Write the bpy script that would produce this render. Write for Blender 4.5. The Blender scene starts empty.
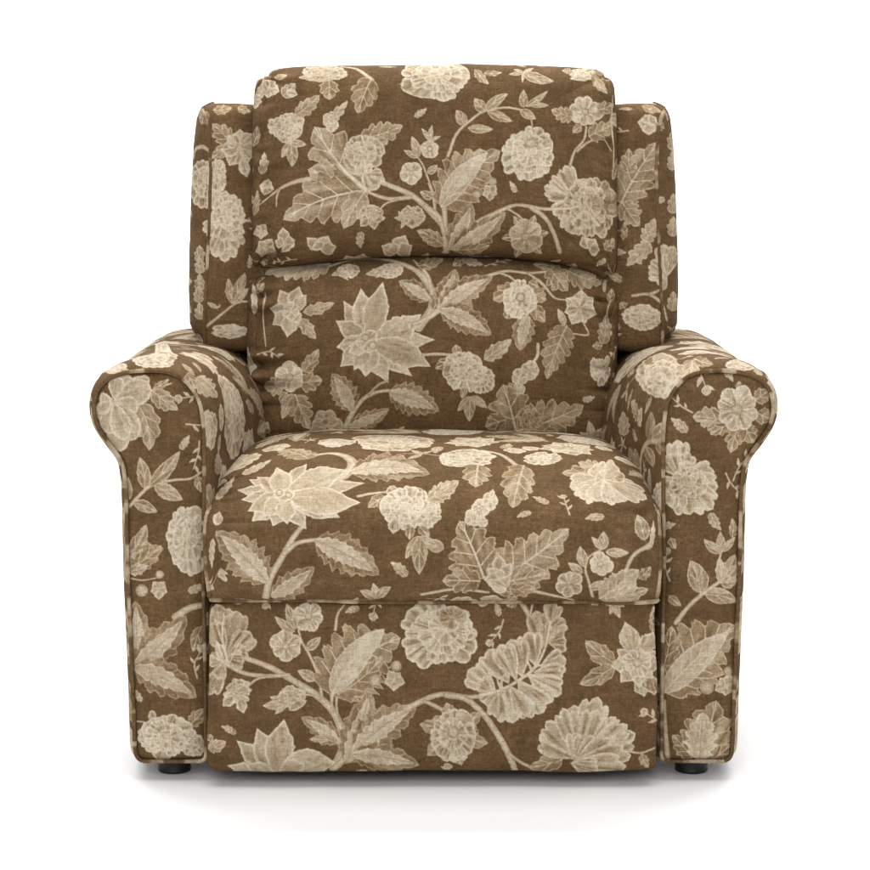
import bpy, math
import numpy as np

rng = np.random.default_rng(7)

# ------------------------------------------------------------------ camera
FPX = 2268.0                       # focal length in pixels of an 870 px frame
TH = math.radians(8.155)           # downward pitch
CAM = np.array([0.0028, -3.10, 0.938])
FW = np.array([0, math.cos(TH), -math.sin(TH)])
UP = np.array([0, math.sin(TH), math.cos(TH)])


def proj(P):
    V = P - CAM
    d = V @ FW
    return np.stack([435 + FPX * V[..., 0] / d, 435 - FPX * (V @ UP) / d], -1)


def at(px, py, a, b=0.0):
    """point of the frame (px, py) on the upright or raked plane Y = a + b*Z"""
    px = np.asarray(px, float); py = np.asarray(py, float)
    k = (px - 435) / FPX; l = -(py - 435) / FPX
    D = np.stack([k, FW[1] + l * UP[1], FW[2] + l * UP[2]], -1)
    t = (a + b * CAM[2] - CAM[1]) / (D[..., 1] - b * D[..., 2])
    return CAM + D * t[..., None]


# ------------------------------------------------------------------ numeric helpers
def sstep(a, b, x):
    t = np.clip((x - a) / (b - a), 0, 1)
    return t * t * (3 - 2 * t)


def spline(pts, n, closed=False):
    """Catmull-Rom through pts, n samples evenly spaced by length"""
    p = np.asarray(pts, float)
    if closed:
        q = np.vstack([p[-1], p, p[0], p[1]])
    else:
        q = np.vstack([2 * p[0] - p[1], p, 2 * p[-1] - p[-2]])
    out = []
    for i in range(1, len(q) - 2):
        t = np.linspace(0, 1, 24, endpoint=False)[:, None]
        a, b, c, d = q[i - 1], q[i], q[i + 1], q[i + 2]
        out.append(0.5 * (2 * b + (c - a) * t + (2 * a - 5 * b + 4 * c - d) * t ** 2 + (3 * b - a - 3 * c + d) * t ** 3))
    out.append(q[-2][None])
    return resample(np.vstack(out), n)


def resample(c, n):
    s = np.r_[0, np.cumsum(np.linalg.norm(np.diff(c, axis=0), axis=1))]
    x = np.linspace(0, s[-1], n)
    return np.stack([np.interp(x, s, c[:, k]) for k in range(c.shape[1])], 1)


def vnoise(x, y, seed=0):
    """smooth value noise in -1..1"""
    r = np.random.default_rng(seed).random((64, 64)) * 2 - 1
    xi = np.floor(x).astype(int); yi = np.floor(y).astype(int)
    fx = x - xi; fy = y - yi
    fx = fx * fx * (3 - 2 * fx); fy = fy * fy * (3 - 2 * fy)
    g = lambda i, j: r[i % 64, j % 64]
    return (g(xi, yi) * (1 - fx) + g(xi + 1, yi) * fx) * (1 - fy) + (g(xi, yi + 1) * (1 - fx) + g(xi + 1, yi + 1) * fx) * fy


def normals(P):
    n = np.cross(np.gradient(P, axis=0), np.gradient(P, axis=1))
    return n / (np.linalg.norm(n, axis=-1, keepdims=True) + 1e-12)


# ------------------------------------------------------------------ fabric panels
class Panel:
    """a cut of fabric: a grid of points with its own flat cloth coordinates S, T in metres"""

    def __init__(self, P, sgn=1):
        self.P = P
        self.sgn = sgn
        n, m = P.shape[:2]
        ds = np.linalg.norm(np.diff(P, axis=1), axis=-1)
        S = np.concatenate([np.zeros((n, 1)), np.cumsum(ds, 1)], 1)
        self.S = S - S[:, m // 2][:, None]
        dt = np.linalg.norm(np.diff(P, axis=0), axis=-1)
        T = np.concatenate([np.zeros((1, m)), np.cumsum(dt, 0)], 0)
        self.T = T - T[n // 2][None]
        self.tone = np.zeros((n, m))
        self.c0, self.c1 = self.S.min(0), self.S.max(0)
        self.r0, self.r1 = self.T.min(1), self.T.max(1)
        self._map = None

    def prep(self):
        P = self.P
        px = proj(P)
        N = normals(P) * self.sgn
        V = CAM - P
        f = (N * V).sum(-1) / np.linalg.norm(V, axis=-1)
        gi, gj = np.gradient(px, axis=0), np.gradient(px, axis=1)
        det = gi[..., 0] * gj[..., 1] - gi[..., 1] * gj[..., 0]
        ok = (f > 0.13) & (np.abs(det) > 1e-4)
        Sg, Tg = (np.gradient(self.S, axis=0), np.gradient(self.S, axis=1)), (np.gradient(self.T, axis=0), np.gradient(self.T, axis=1))
        det = np.where(np.abs(det) < 1e-4, 1, det)
        # d(i,j)/d(px)
        i_x, i_y = gj[..., 1] / det, -gj[..., 0] / det
        j_x, j_y = -gi[..., 1] / det, gi[..., 0] / det
        J = np.stack([Sg[0] * i_x + Sg[1] * j_x, Sg[0] * i_y + Sg[1] * j_y,
                      Tg[0] * i_x + Tg[1] * j_x, Tg[0] * i_y + Tg[1] * j_y], -1)
        ix = np.flatnonzero(ok.ravel())
        q = px.reshape(-1, 2)[ix]
        x0, y0 = np.floor(q.min(0)).astype(int) - 60
        x1, y1 = np.ceil(q.max(0)).astype(int) + 60
        R = -np.ones((y1 - y0 + 1, x1 - x0 + 1), int)
        R[(q[:, 1] - y0).round().astype(int), (q[:, 0] - x0).round().astype(int)] = ix
        for k in range(400):
            e = R < 0
            if not e.any():
                break
            for ax, d in ((0, 1), (0, -1), (1, 1), (1, -1)):
                r = np.roll(R, d, ax)
                if ax == 0:
                    r[0 if d == 1 else -1] = -1
                else:
                    r[:, 0 if d == 1 else -1] = -1
                R = np.where((R < 0) & (r >= 0), r, R)
        self._map = (R, x0, y0, px.reshape(-1, 2), J.reshape(-1, 4))

    def to_cloth(self, q):
        """lay a point seen on the panel down in the cloth's own coordinates"""
        if self._map is None:
            self.prep()
        R, x0, y0, px, J = self._map
        q = np.asarray(q, float)
        iy = np.clip((q[:, 1] - y0).round().astype(int), 0, R.shape[0] - 1)
        ixx = np.clip((q[:, 0] - x0).round().astype(int), 0, R.shape[1] - 1)
        k = R[iy, ixx]
        d = np.clip(q - px[k], -60, 60)
        j = J[k]
        return np.stack([self.S.ravel()[k] + j[:, 0] * d[:, 0] + j[:, 1] * d[:, 1],
                         self.T.ravel()[k] + j[:, 2] * d[:, 0] + j[:, 3] * d[:, 1]], 1)

    def window(self, lo, hi):
        c = np.flatnonzero((self.c1 >= lo[0]) & (self.c0 <= hi[0]))
        r = np.flatnonzero((self.r1 >= lo[1]) & (self.r0 <= hi[1]))
        if len(c) == 0 or len(r) == 0:
            return None
        return slice(r[0], r[-1] + 1), slice(c[0], c[-1] + 1)


AA = 0.00055


class Pen:
    """draws the print on a panel; f carries drawing coordinates to cloth coordinates"""

    def __init__(self, pan, f, seed=1, k=1.0):
        self.pan, self.f, self.k = pan, f, k
        self.r = np.random.default_rng(seed)

    def shape(self, poly, base, tip, mid, rim, rw=0.0024, streak=.22, grad=.14, edge=.24, nstr=12):
        mid = mid - .015 if mid > .5 else mid - .03
        rim = min(1.04, rim + .06)
        p = self.f(np.asarray(poly, float))
        b, t = self.f(np.asarray([base, tip], float))
        if np.ptp(p[:, 0]) > 0.45 or np.ptp(p[:, 1]) > 0.45:
            return
        w = self.pan.window(p.min(0) - .002, p.max(0) + .002)
        if w is None:
            return
        S, T = self.pan.S[w], self.pan.T[w]
        M = (S > p[:, 0].min() - .002) & (S < p[:, 0].max() + .002) & (T > p[:, 1].min() - .002) & (T < p[:, 1].max() + .002)
        if not M.any():
            return
        x, y = S[M], T[M]
        d2 = np.full(x.shape, 1e9); ins = np.zeros(x.shape, bool)
        q = np.roll(p, -1, 0)
        for (ax, ay), (bx, by) in zip(p, q):
            ex, ey = bx - ax, by - ay
            l2 = ex * ex + ey * ey
            if l2 < 1e-14:
                continue
            wx, wy = x - ax, y - ay
            h = np.clip((wx * ex + wy * ey) / l2, 0, 1)
            d2 = np.minimum(d2, (wx - h * ex) ** 2 + (wy - h * ey) ** 2)
            if ey != 0:
                c = ((ay > y) != (by > y)) & (x < ex * (y - ay) / ey + ax)
                ins ^= c
        d = np.sqrt(d2)
        sd = np.where(ins, d, -d)
        al = sstep(-AA, AA, sd)
        ax_ = t - b
        L = np.linalg.norm(ax_) + 1e-9
        ax_ = ax_ / L
        u = ((x - b[0]) * ax_[0] + (y - b[1]) * ax_[1]) / L
        ang = np.arctan2(-(x - b[0]) * ax_[1] + (y - b[1]) * ax_[0], (x - b[0]) * ax_[0] + (y - b[1]) * ax_[1] + .25 * L)
        sz = max(np.ptp(p[:, 0]), np.ptp(p[:, 1]))
        rw = min(rw, .16 * sz) * self.k
        sd0 = int(self.r.integers(1 << 30))
        tone = mid + self.r.uniform(-.05, .05)
        tone = tone + streak * vnoise(ang * nstr + 9, u * 1.7 + 5, sd0) * sstep(0, .25, u)
        tone = tone - grad * (1 - np.clip(u, 0, 1)) ** 1.6
        tone = tone + .05 * vnoise(x * 160 + 3, y * 160, sd0 + 1) - .16 * sstep(.55, .85, vnoise(ang * 26, u * 7 + 3, sd0 + 3)) * sstep(.15, .4, u)
        e = np.exp(-(np.maximum(sd, 0) / rw) ** 2) * (.82 + .3 * vnoise(x * 300, y * 300 + 7, sd0 + 2))
        tone = tone + (rim - tone) * np.clip(e, 0, 1)
        tone = tone - edge * np.exp(-(np.maximum(sd, 0) / .0008) ** 2)
        cur = self.pan.tone[w]
        cur[M] = cur[M] * (1 - al) + np.clip(tone, max(mid - .28, .14), 1.05) * al

    def line(self, pts, w0, w1, tone, n=26, edge=0.0, minw=.0007):
        """stroke; w0, w1 are full widths in drawing units"""
        c = spline(pts, n)
        W = np.linspace(w0, w1, n)
        p = self.f(c)
        p2 = self.f(c + np.array([0.7, 0.7]))
        sc = np.median(np.linalg.norm(p2 - p, axis=1)) / .99
        W = np.maximum(W * sc * .5, minw)
        if np.ptp(p[:, 0]) > 0.7 or np.ptp(p[:, 1]) > 0.7:
            return
        m = W.max() + .002
        w = self.pan.window(p.min(0) - m, p.max(0) + m)
        if w is None:
            return
        S, T = self.pan.S[w], self.pan.T[w]
        M = (S > p[:, 0].min() - m) & (S < p[:, 0].max() + m) & (T > p[:, 1].min() - m) & (T < p[:, 1].max() + m)
        if not M.any():
            return
        x, y = S[M], T[M]
        best = np.full(x.shape, -1e9); side = np.zeros(x.shape)
        for i in range(n - 1):
            (ax, ay), (bx, by) = p[i], p[i + 1]
            ex, ey = bx - ax, by - ay
            l2 = ex * ex + ey * ey
            if l2 < 1e-14 or l2 > .004:
                continue
            wx, wy = x - ax, y - ay
            h = np.clip((wx * ex + wy * ey) / l2, 0, 1)
            d = (W[i] + (W[i + 1] - W[i]) * h) - np.hypot(wx - h * ex, wy - h * ey)
            best = np.maximum(best, d)
        al = sstep(-AA, AA, best)
        tn = tone + .05 * vnoise(x * 220, y * 220, int(self.r.integers(1 << 30)))
        tn = tn - edge * np.exp(-(np.maximum(best, 0) / .0012) ** 2)
        cur = self.pan.tone[w]
        cur[M] = cur[M] * (1 - al) + tn * al

    # ---- motifs -----------------------------------------------------
    def axis(self, base, tip, bend, n):
        b, t = np.asarray(base, float), np.asarray(tip, float)
        d = t - b
        nn = np.array([-d[1], d[0]])
        c = (b + t) / 2 + nn * bend
        u = np.linspace(0, 1, n)[:, None]
        A = (1 - u) ** 2 * b + 2 * u * (1 - u) * c + u * u * t
        dA = 2 * (1 - u) * (c - b) + 2 * u * (t - c)
        dA /= np.linalg.norm(dA, axis=1, keepdims=True) + 1e-9
        return A, np.stack([-dA[:, 1], dA[:, 0]], 1)

    def petal(self, base, tip, w, kind='r', bend=0.0, mid=.66, rim=.93, **kw):
        n = 46 if kind == 's' else 23
        A, N = self.axis(base, tip, bend, n)
        t = np.linspace(0, 1, n)
        if kind == 'r':
            h = np.sin(np.pi * np.clip(t, 0, 1) ** 1.4) ** .72
            h = np.maximum(h, .18 * (1 - t))
        elif kind == 'p':
            h = np.sin(np.pi * t ** .98) ** .72 * (1 - .5 * sstep(.62, 1, t))
        elif kind == 's':          # scalloped end
            h = np.sin(np.pi * np.clip(t, 0, 1) ** 1.9) ** .5
        else:                      # 'o' oval pointed both ends
            h = np.sin(np.pi * t) ** .8
        if kind == 'r' or kind == 's':
            A = A - (A[-1] - A[0])[None] * (.06 * np.exp(-((t - 1) / .05) ** 2) * self.r.uniform(0, 1))[:, None]
        jit = 1 + (.02 if kind == 's' else .05) * self.r.standard_normal(n)
        l = A + N * (h * w / 2 * jit)[:, None]
        r_ = A - N * (h * w / 2 * (1 + (.02 if kind == 's' else .05) * self.r.standard_normal(n)))[:, None]
        poly = np.vstack([l, r_[::-1][1:-1]])
        if kind == 's':
            c = np.asarray(base, float)
            v = poly - c
            an = np.arctan2(v[:, 1], v[:, 0]) - math.atan2(tip[1] - c[1], tip[0] - c[0])
            an = (an + math.pi) % (2 * math.pi) - math.pi
            rr = np.hypot(v[:, 0], v[:, 1]); far = sstep(.35, .8, rr / rr.max())
            span = np.abs(an[far > .5]).max() + 1e-3
            nl = 3
            lob = np.abs(np.sin((an / span + 1) / 2 * math.pi * nl)) ** .55
            poly = c + v * (1 - .12 * far * (1 - lob))[:, None]
            kw.setdefault('rw', .0034); kw.setdefault('streak', .30); kw.setdefault('nstr', 15)
        self.shape(poly, base, tip, mid, rim, **kw)

    def leaf(self, base, tip, w, n=5, depth=.35, bend=0.08, kind='saw', mid=.40, rim=.64, two=0.0, vein=.72, fat=.8):
        K = 8
        u = np.linspace(0, 1, n * K + 1)
        A, N = self.axis(base, tip, bend, len(u))
        env = np.sin(np.pi * np.clip(u, 0, 1) ** (fat * .86 if kind == 'lobe' else fat)) ** (.55 if kind == 'lobe' else .75)
        if kind == 'lobe':
            env = env * (1 - .42 * sstep(.55, 1, u))
        b, t = np.asarray(base, float), np.asarray(tip, float)
        polys = []
        for sg in (1, -1):
            ph = self.r.uniform(-.12, .12)
            x = (u * n + ph) % 1.0
            lean = np.zeros_like(u)
            if kind == 'saw':
                m = 1 - depth * (1 - np.where(x < .78, x / .78, (1 - x) / .22))
            elif kind == 'lobe':
                lb = np.abs(np.sin(np.pi * x)) ** .6
                m = 1 - 1.35 * depth * (1 - lb)
                lean = .32 / n * (lb - .3) * np.sin(np.pi * u)
            else:
                m = np.ones_like(u)
            m = m * (1 + .035 * self.r.standard_normal(len(u)))
            if kind == 'lobe':
                m = m * (1 + .10 * vnoise(u * n + 3.3, u * 0 + sg, int(self.r.integers(1 << 30))))
            A_ = np.stack([np.interp(u + lean, u, A[:, k]) for k in (0, 1)], 1)
            polys.append(A_ + N * (sg * w / 2 * env * m)[:, None])
        poly = np.vstack([polys[0], polys[1][::-1][1:-1]])
        self.shape(poly, base, tip, mid, rim, rw=.0016, streak=.16, grad=.12, edge=.10)
        if two:
            ub = np.linspace(0, .93, n * K + 1)
            A2, N2 = self.axis(base, tip, bend, 200)
            ii = (ub * 199).astype(int)
            pl = []
            for sg in (1, -1):
                x = (ub * n * 1.25 + .3) % 1.0
                m = 1 - .25 * (1 - np.where(x < .78, x / .78, (1 - x) / .22)) if kind != 'plain' else 1 + 0 * ub
                e2 = np.sin(np.pi * np.clip(ub / .93, 0, 1) ** .75) ** .9
                pl.append(A2[ii] + N2[ii] * (sg * w / 2 * .52 * e2 * m)[:, None])
            self.shape(np.vstack([pl[0], pl[1][::-1][1:-1]]), base, tip, two, two + .14, rw=.0014, streak=.07, grad=.05, edge=.08)
        v = vein if not two else min(.5, two - .14)
        self.line(A[::K // 2], w * .045, w * .02, v, minw=.0005)
        for k in range(1, n):
            i = k * K
            for sg in (1, -1):
                j = min(len(u) - 1, i + int(K * .9))
                e = A[j] + N[j] * sg * w / 2 * env[j] * .72
                mpt = (A[i] + e) / 2 + N[i] * sg * w * .02 + (A[j] - A[i]) * .1
                self.line([A[i], mpt, e], w * .022, w * .012, v + .02, n=7, minw=.00055)

    def feather(self, base, tip, W, n=6, bend=.1, ang=.75, kind='r', mid=.50, rim=.86, wid=1.25, vein=.84, t0=.02, grad=.16, ends=True):
        """lobed leaf: long petals standing off a curved midrib"""
        A, N = self.axis(base, tip, bend, 101)
        L = np.linalg.norm(np.asarray(tip, float) - np.asarray(base, float))
        D = np.stack([N[:, 1], -N[:, 0]], 1)
        ts = np.linspace(t0, .86, n)
        order = range(n)
        for k in order:
            t = ts[k]; i = int(t * 100)
            prof = (math.sin(math.pi * (t * .72 + .2)) ** .8)
            for sg in (1, -1):
                a = ang * (1 + .25 * (1 - t)) * self.r.uniform(.93, 1.07)
                dv = D[i] * math.cos(a) + N[i] * sg * math.sin(a)
                le = W * .5 * prof / max(.55, math.sin(a)) * self.r.uniform(.92, 1.08)
                self.petal(A[i], A[i] + dv * le, le * .42 * wid * (6 / (n + 1)) ** .4, kind, bend=-sg * .12, mid=mid, rim=rim, grad=grad, streak=.14)
        if ends:
            i = 84
            self.petal(A[i], tip, W * .26, kind, mid=mid, rim=rim, grad=grad)
        self.line(A[::5], W * .05, W * .02, vein, edge=.05)
        for k in range(n):
            i = int(ts[k] * 100)
            prof = (math.sin(math.pi * (ts[k] * .72 + .2)) ** .8)
            for sg in (1, -1):
                a = ang * (1 + .25 * (1 - ts[k]))
                dv = D[i] * math.cos(a) + N[i] * sg * math.sin(a)
                self.line([A[i], A[i] + dv * W * .5 * prof * .35 + D[i] * W * .02, A[i] + dv * W * .5 * prof * .62], W * .022, W * .01, vein - .08, n=8, minw=.0004)

    def flower(self, c, r, n=7, rot=0.0, asp=1.0, kind='r', mid=.68, rim=.95, layers=1, eye=.2, wid=1.05, sepal=0):
        c = np.asarray(c, float)
        g = self.f
        if asp != 1:
            self.f = lambda z: g(c + (np.asarray(z, float) - c) * (1, asp))
        if sepal:
            for k in range(sepal):
                a = rot + .5 + 2 * math.pi * k / sepal + self.r.uniform(-.15, .15)
                self.leaf(c, c + np.array([math.cos(a), math.sin(a)]) * r * 1.28, r * .7, n=3, depth=.2, bend=.05)
        for l in range(layers):
            s = 1 - .36 * l
            order = self.r.permutation(n)
            for k in order:
                a = rot + l * math.pi / n + 2 * math.pi * k / n + self.r.uniform(-.1, .1)
                rr = r * s * self.r.uniform(.86, 1.10)
                self.petal(c, c + np.array([math.cos(a), math.sin(a)]) * rr,
                           rr * 2 * math.sin(math.pi / n) * wid * (.84 if n < 8 else .88), kind, mid=mid + .05 * l, rim=rim, grad=.22)
        if eye:
            self.disc(c, r * eye)
        self.f = g

    def disc(self, c, r, asp=1.0):
        a = np.linspace(0, 2 * math.pi, 18, endpoint=False)
        o = np.stack([np.cos(a), np.sin(a) * asp], 1)
        c = np.asarray(c, float)
        self.shape(c + o * r, c, c + [0, r], .52, .40, rw=.0012, grad=0, edge=.1)
        self.shape(c + o * r * .62, c, c + [0, r], .70, .60, rw=.001, grad=0, edge=.05)

    def peony(self, c, rx, ry, seed=0, rings=((1.0, 8), (.74, 7), (.46, 6)), off=(0, -.12), mid=.70, rim=.95, kind='r', rot=0.):
        c = np.asarray(c, float)
        g, asp = self.f, ry / rx
        self.f = lambda z: g(c + (np.asarray(z, float) - c) * (1, asp))
        ry = rx
        R = np.array([rx, ry])
        off = np.array(off) + self.r.uniform(-.14, .14, 2)
        an = np.linspace(0, 2 * math.pi, 20, endpoint=False)
        ring = np.stack([np.cos(an), np.sin(an)], 1)
        self.shape(c + ring * R * .72, c, c + [0, ry], mid - .1, mid - .1, edge=0, grad=0)
        for li, (s, n) in enumerate(rings):
            cc = c + off * R * (1 - s)
            wv = self.r.uniform(.75, 1.3, n); aa = np.cumsum(wv) / wv.sum() * 2 * math.pi + rot + self.r.uniform(0, 6)
            for k in self.r.permutation(n):
                a = aa[k]
                v = np.array([math.cos(a) * rx, math.sin(a) * ry]) * s * self.r.uniform(.84, 1.10)
                w = np.linalg.norm(v) * 2 * math.sin(math.pi / n) * (1.22 if li == 0 else 1.1) * wv[k]
                kd = 's' if (li < 2 and self.r.random() < .85) else kind
                self.petal(cc + v * .12, cc + v, w, kd, mid=mid - .06 + .03 * li, rim=rim, grad=.20, bend=self.r.uniform(-.12, .12))
        cc = c + off * R
        m = R * (.30 if len(rings) > 2 else .34)
        for k in range(4):
            a = self.r.uniform(0, 6.3)
            o = np.array([math.cos(a), math.sin(a)]) * m
            self.petal(cc - o * .45, cc + o * .75, np.hypot(*m) * .75, 'r', mid=mid, rim=rim, grad=.1)
        self.f = g

    def bloom(self, c, tips, kind='p', mid=.66, rim=.95, **kw):
        """flower from a list of (tip x, tip y, width[, bend])"""
        for t in tips:
            self.petal(c, (t[0], t[1]), t[2], kind, bend=t[3] if len(t) > 3 else 0.0, mid=mid, rim=rim, rw=.003, grad=.14, streak=.1, **kw)

    def sprig(self, base, tips, w=.38):
        for t in tips:
            L = math.hypot(t[0] - base[0], t[1] - base[1])
            self.leaf(base, t, L * w, n=3, kind='plain', bend=self.r.uniform(-.12, .12), mid=.52, rim=.78)

    def stem(self, pts, w0, w1, tone=.62):
        self.line(pts, w0, w1, tone, n=34, edge=.18)
        p = np.asarray(pts, float)
        self.line(p, w0 * .35, w1 * .3, tone + .13, n=34, minw=.0004)

# ------------------------------------------------------------------ shapes of the chair
def superprofile(p, aspect, n):
    """samples of |x|^p + h^p = 1 evenly spaced along the curve; aspect = height / half width"""
    th = np.linspace(math.pi, 0, 4000)
    c, s = np.cos(th), np.sin(th)
    x = np.sign(c) * np.abs(c) ** (2 / p)
    h = np.abs(s) ** (2 / p)
    r = resample(np.stack([x, h * aspect], 1), n)
    return r[:, 0], r[:, 1] / aspect


def cushion(left, right, top, bottom, a, b, T, pu, pv, hw, hh, nu, nv, m=12, sag=None):
    u, hu = superprofile(pu, T / hw, nu)
    v, hv = superprofile(pv, T / hh, nv)
    U, V = np.meshgrid(u, v)
    H = hv[:, None] * hu[None]
    if np.ndim(m):
        m = m[0] + (m[1] - m[0]) * sstep(-.3, .3, V)
    r = np.maximum(np.abs(U), np.abs(V))
    k = (np.abs(U) ** m + np.abs(V) ** m) ** (1 / m)
    f = np.where(k > 1e-6, r / np.maximum(k, 1e-6), 1)
    U, V = U * f, V * f
    left, right, top, bottom = [np.asarray(q, float) for q in (left, right, top, bottom)]
    # left/right: x as a function of the down parameter; top/bottom: y as a function of the across parameter
    xl = np.interp(V, left[:, 0], left[:, 1]); xr = np.interp(V, right[:, 0], right[:, 1])
    yt = np.interp(U, top[:, 0], top[:, 1]); yb = np.interp(U, bottom[:, 0], bottom[:, 1])
    px = xl + (xr - xl) * (U + 1) / 2
    py = yt + (yb - yt) * (V + 1) / 2
    P = at(px, py, a, b)
    bul = T * (.5 - H)
    if sag is not None:
        bul = bul - sag * (1 - U ** 2) * (1 - V ** 2)
    P[..., 1] += bul
    return P, U, V


def smooth(tab, n=41):
    t = np.asarray(tab, float)
    c = spline(t, 400)
    x = np.linspace(t[0, 0], t[-1, 0], n)
    return np.stack([x, np.interp(x, c[:, 0], c[:, 1])], 1)


def disp(P, D):
    return P + normals(P) * D[..., None]


def pucker(t, d, seed, amp, reach, wl=.018):
    """gathers running in from a seam: t along the seam, d distance from it (metres)"""
    d = np.maximum(d - .020, 0) + .2 * np.minimum(d, .020)
    w = vnoise(t / wl, d * 6 + 3, seed) + .6 * vnoise(t / wl * 1.9 + 7, d * 9, seed + 1)
    w = np.where(w > 0, w * .7, w * 1.2)
    fall = np.exp(-d / reach) * (.55 + .45 * vnoise(t / .05 + 11, d * 0 + 2, seed + 2))
    return amp * w * np.clip(fall, 0, 1) * sstep(0, .004, d)



def seam(d, x):
    return -.0024 * np.exp(-((d - x) / .0018) ** 2)


panels = {}

# --- upper and lower back cushions
nL = smooth([(-1, 255), (-.9, 252), (-.6, 251), (0, 250.5), (.5, 250), (1, 251)])
nR = smooth([(-1, 614), (-.9, 616.5), (-.6, 617.5), (0, 618), (.5, 618.5), (1, 617)])
nT = smooth([(-1, 71), (-.85, 67.5), (-.6, 65.5), (0, 64.5), (.6, 65.5), (.85, 67.5), (1, 72)])
nB = smooth([(-1, 274), (-.8, 268), (-.45, 260), (0, 256), (.5, 259), (.8, 269), (1, 283)])
P, U, V = cushion(nL, nR, nT, nB, .335, .15, .105, 4.6, 4.2, .278, .15, 830, 520, m=(17, 30))
dl, dr = (U + 1) * .278, (1 - U) * .278
tt = V * .15
D = pucker(tt, dl, 31, .019, .030, .017) + pucker(tt, dr, 41, .011, .028, .017) + seam(dl, .017) + seam(dr, .012)
D += pucker(U * .278, (V + 1) * .15, 51, .0026, .02, .03) + pucker(U * .278, (1 - V) * .15, 61, .0060, .022, .022)
D += .0022 * vnoise(U * 2.2 + 3, V * 1.6, 71) + .0012 * vnoise(U * 6 + 1, V * 4 + 2, 72)
panels['upper'] = Panel(disp(P, D)); UVu = (U, V)

nL = smooth([(-1, 247), (-.8, 245.5), (0, 246), (.6, 250), (1, 256)])
nR = smooth([(-1, 617), (-.8, 618.5), (0, 618), (.6, 614), (1, 609)])
nT = smooth([(-1, 270), (-.85, 265), (-.5, 258), (0, 253), (.5, 258), (.8, 266), (1, 278)])
nB = smooth([(-1, 462), (0, 462), (1, 462)])
P, U, V = cushion(nL, nR, nT, nB, .345, .15, .105, 4.4, 3.6, .276, .16, 830, 520, m=18, sag=.020)
dl, dr = (U + 1) * .276, (1 - U) * .276
tt = V * .16
D = pucker(tt, dl, 131, .013, .032, .017) + pucker(tt, dr, 141, .012, .03, .017) + seam(dl, .015) + seam(dr, .012)
D += pucker(U * .276, (V + 1) * .16, 151, .006, .022, .022)
D += .0024 * vnoise(U * 2 + 3, V * 1.4, 171) + .0012 * vnoise(U * 6 + 1, V * 4 + 2, 172)
panels['lower'] = Panel(disp(P, D))

# --- seat cushion
SV, SU = 800, 720
C = spline([(-.026, .264), (-.052, .277), (-.070, .312), (-.069, .350), (-.044, .394), (.015, .425), (.09, .445), (.19, .455), (.29, .456), (.40, .446), (.47, .43)], SV)
E = spline([(-.022, .266), (-.035, .282), (-.043, .315), (-.041, .345), (-.024, .376), (.02, .392), (.09, .399), (.19, .401), (.29, .399), (.40, .39), (.47, .38)], SV)
u, h = superprofile(4.2, .35, SU)
H = np.sqrt(np.clip(1 - np.abs(u) ** 3.4, 0, 1))
H = .55 * H + .45 * np.sqrt(np.clip(1 - np.abs(u) ** 7, 0, 1))
P = np.zeros((SV, SU, 3))
hwx = np.full(SV, .3095)
P[..., 0] = hwx[:, None] * u[None] - .001
P[..., 1] = E[:, None, 0] + (C - E)[:, None, 0] * H[None]
P[..., 2] = E[:, None, 1] + (C - E)[:, None, 1] * H[None]
P = P[::-1]                                                   # rows run back to front
U = np.broadcast_to(u, (SV, SU)); Vd = np.linspace(.72, 0, SV)[:, None] * np.ones((1, SU))
g = sstep(.02, .09, Vd) * (1 - sstep(.20, .34, Vd))
D = (pucker(Vd, (U + 1) * .31, 231, .018, .040, .020) + pucker(Vd, (1 - U) * .31, 241, .012, .036, .020)) * g
D += pucker(U * .31, Vd, 251, .0050, .022, .026)
D += .003 * vnoise(U * 2 + 3, Vd * 6, 271) + .0013 * vnoise(U * 6 + 1, Vd * 16 + 2, 272)
P = disp(P, D)
panels['seat'] = Panel(P)
seat_u = u

# --- footrest
nL = [(-1, 208), (1, 209)]; nR = [(-1, 656.5), (1, 656.5)]
nT = smooth([(-1, 601), (0, 601.5), (1, 601)]); nB = smooth([(-1, 768.5), (0, 769.5), (1, 769)])
P, U, V = cushion(nL, nR, nT, nB, -.022, 0, .034, 13, 9, .309, .115, 800, 310, m=44)
D = .0030 * vnoise(U * 3 + 3, V * 1.4, 371) + pucker(U * .309, (1 - V) * .115, 381, .004, .02, .03) + pucker(U * .309, (V + 1) * .115, 382, .004, .02, .03) + .0006 * vnoise(U * 11 + 1, V * 5 + 2, 372)
panels['footrest'] = Panel(disp(P, D))

# --- arms
OUT = [(143, 761), (137.5, 757), (135, 745), (133.5, 700), (131.5, 655), (128, 570), (126.5, 500), (125, 478), (121, 460), (109, 443), (99, 428), (94.5, 414),
       (94.5, 401), (99, 388), (109, 379), (122, 373.5), (137, 371), (152, 370.5), (166, 372), (180, 377), (190, 386), (198, 399),
       (202, 414), (204, 440), (204, 500), (203.5, 570), (205, 660), (206, 740), (205.5, 757), (201, 761)]
out = spline(OUT, 900)
W0 = at(out[:, 0], out[:, 1], 0.0)
out3 = W0.copy()                                              # outline of the left front panel, metres
tn = np.gradient(out3[:, [0, 2]], axis=0)
tn /= np.linalg.norm(tn, axis=1, keepdims=True)
nrm = np.stack([-tn[:, 1], tn[:, 0]], 1)                      # outward
ARM_Y = .66
ny = 300
yy = np.r_[np.linspace(ARM_Y, .05, 230, endpoint=False), .05 * (np.linspace(1, 0, 70) ** 1.6)]
P = np.zeros((ny, 900, 3))
off = np.where(yy < .045, .0115 * np.sqrt(np.clip(1 - (1 - yy / .045) ** 2, 0, 1)), .0115)
lowmask = sstep(.03, .2, out3[:, 2])
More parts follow.
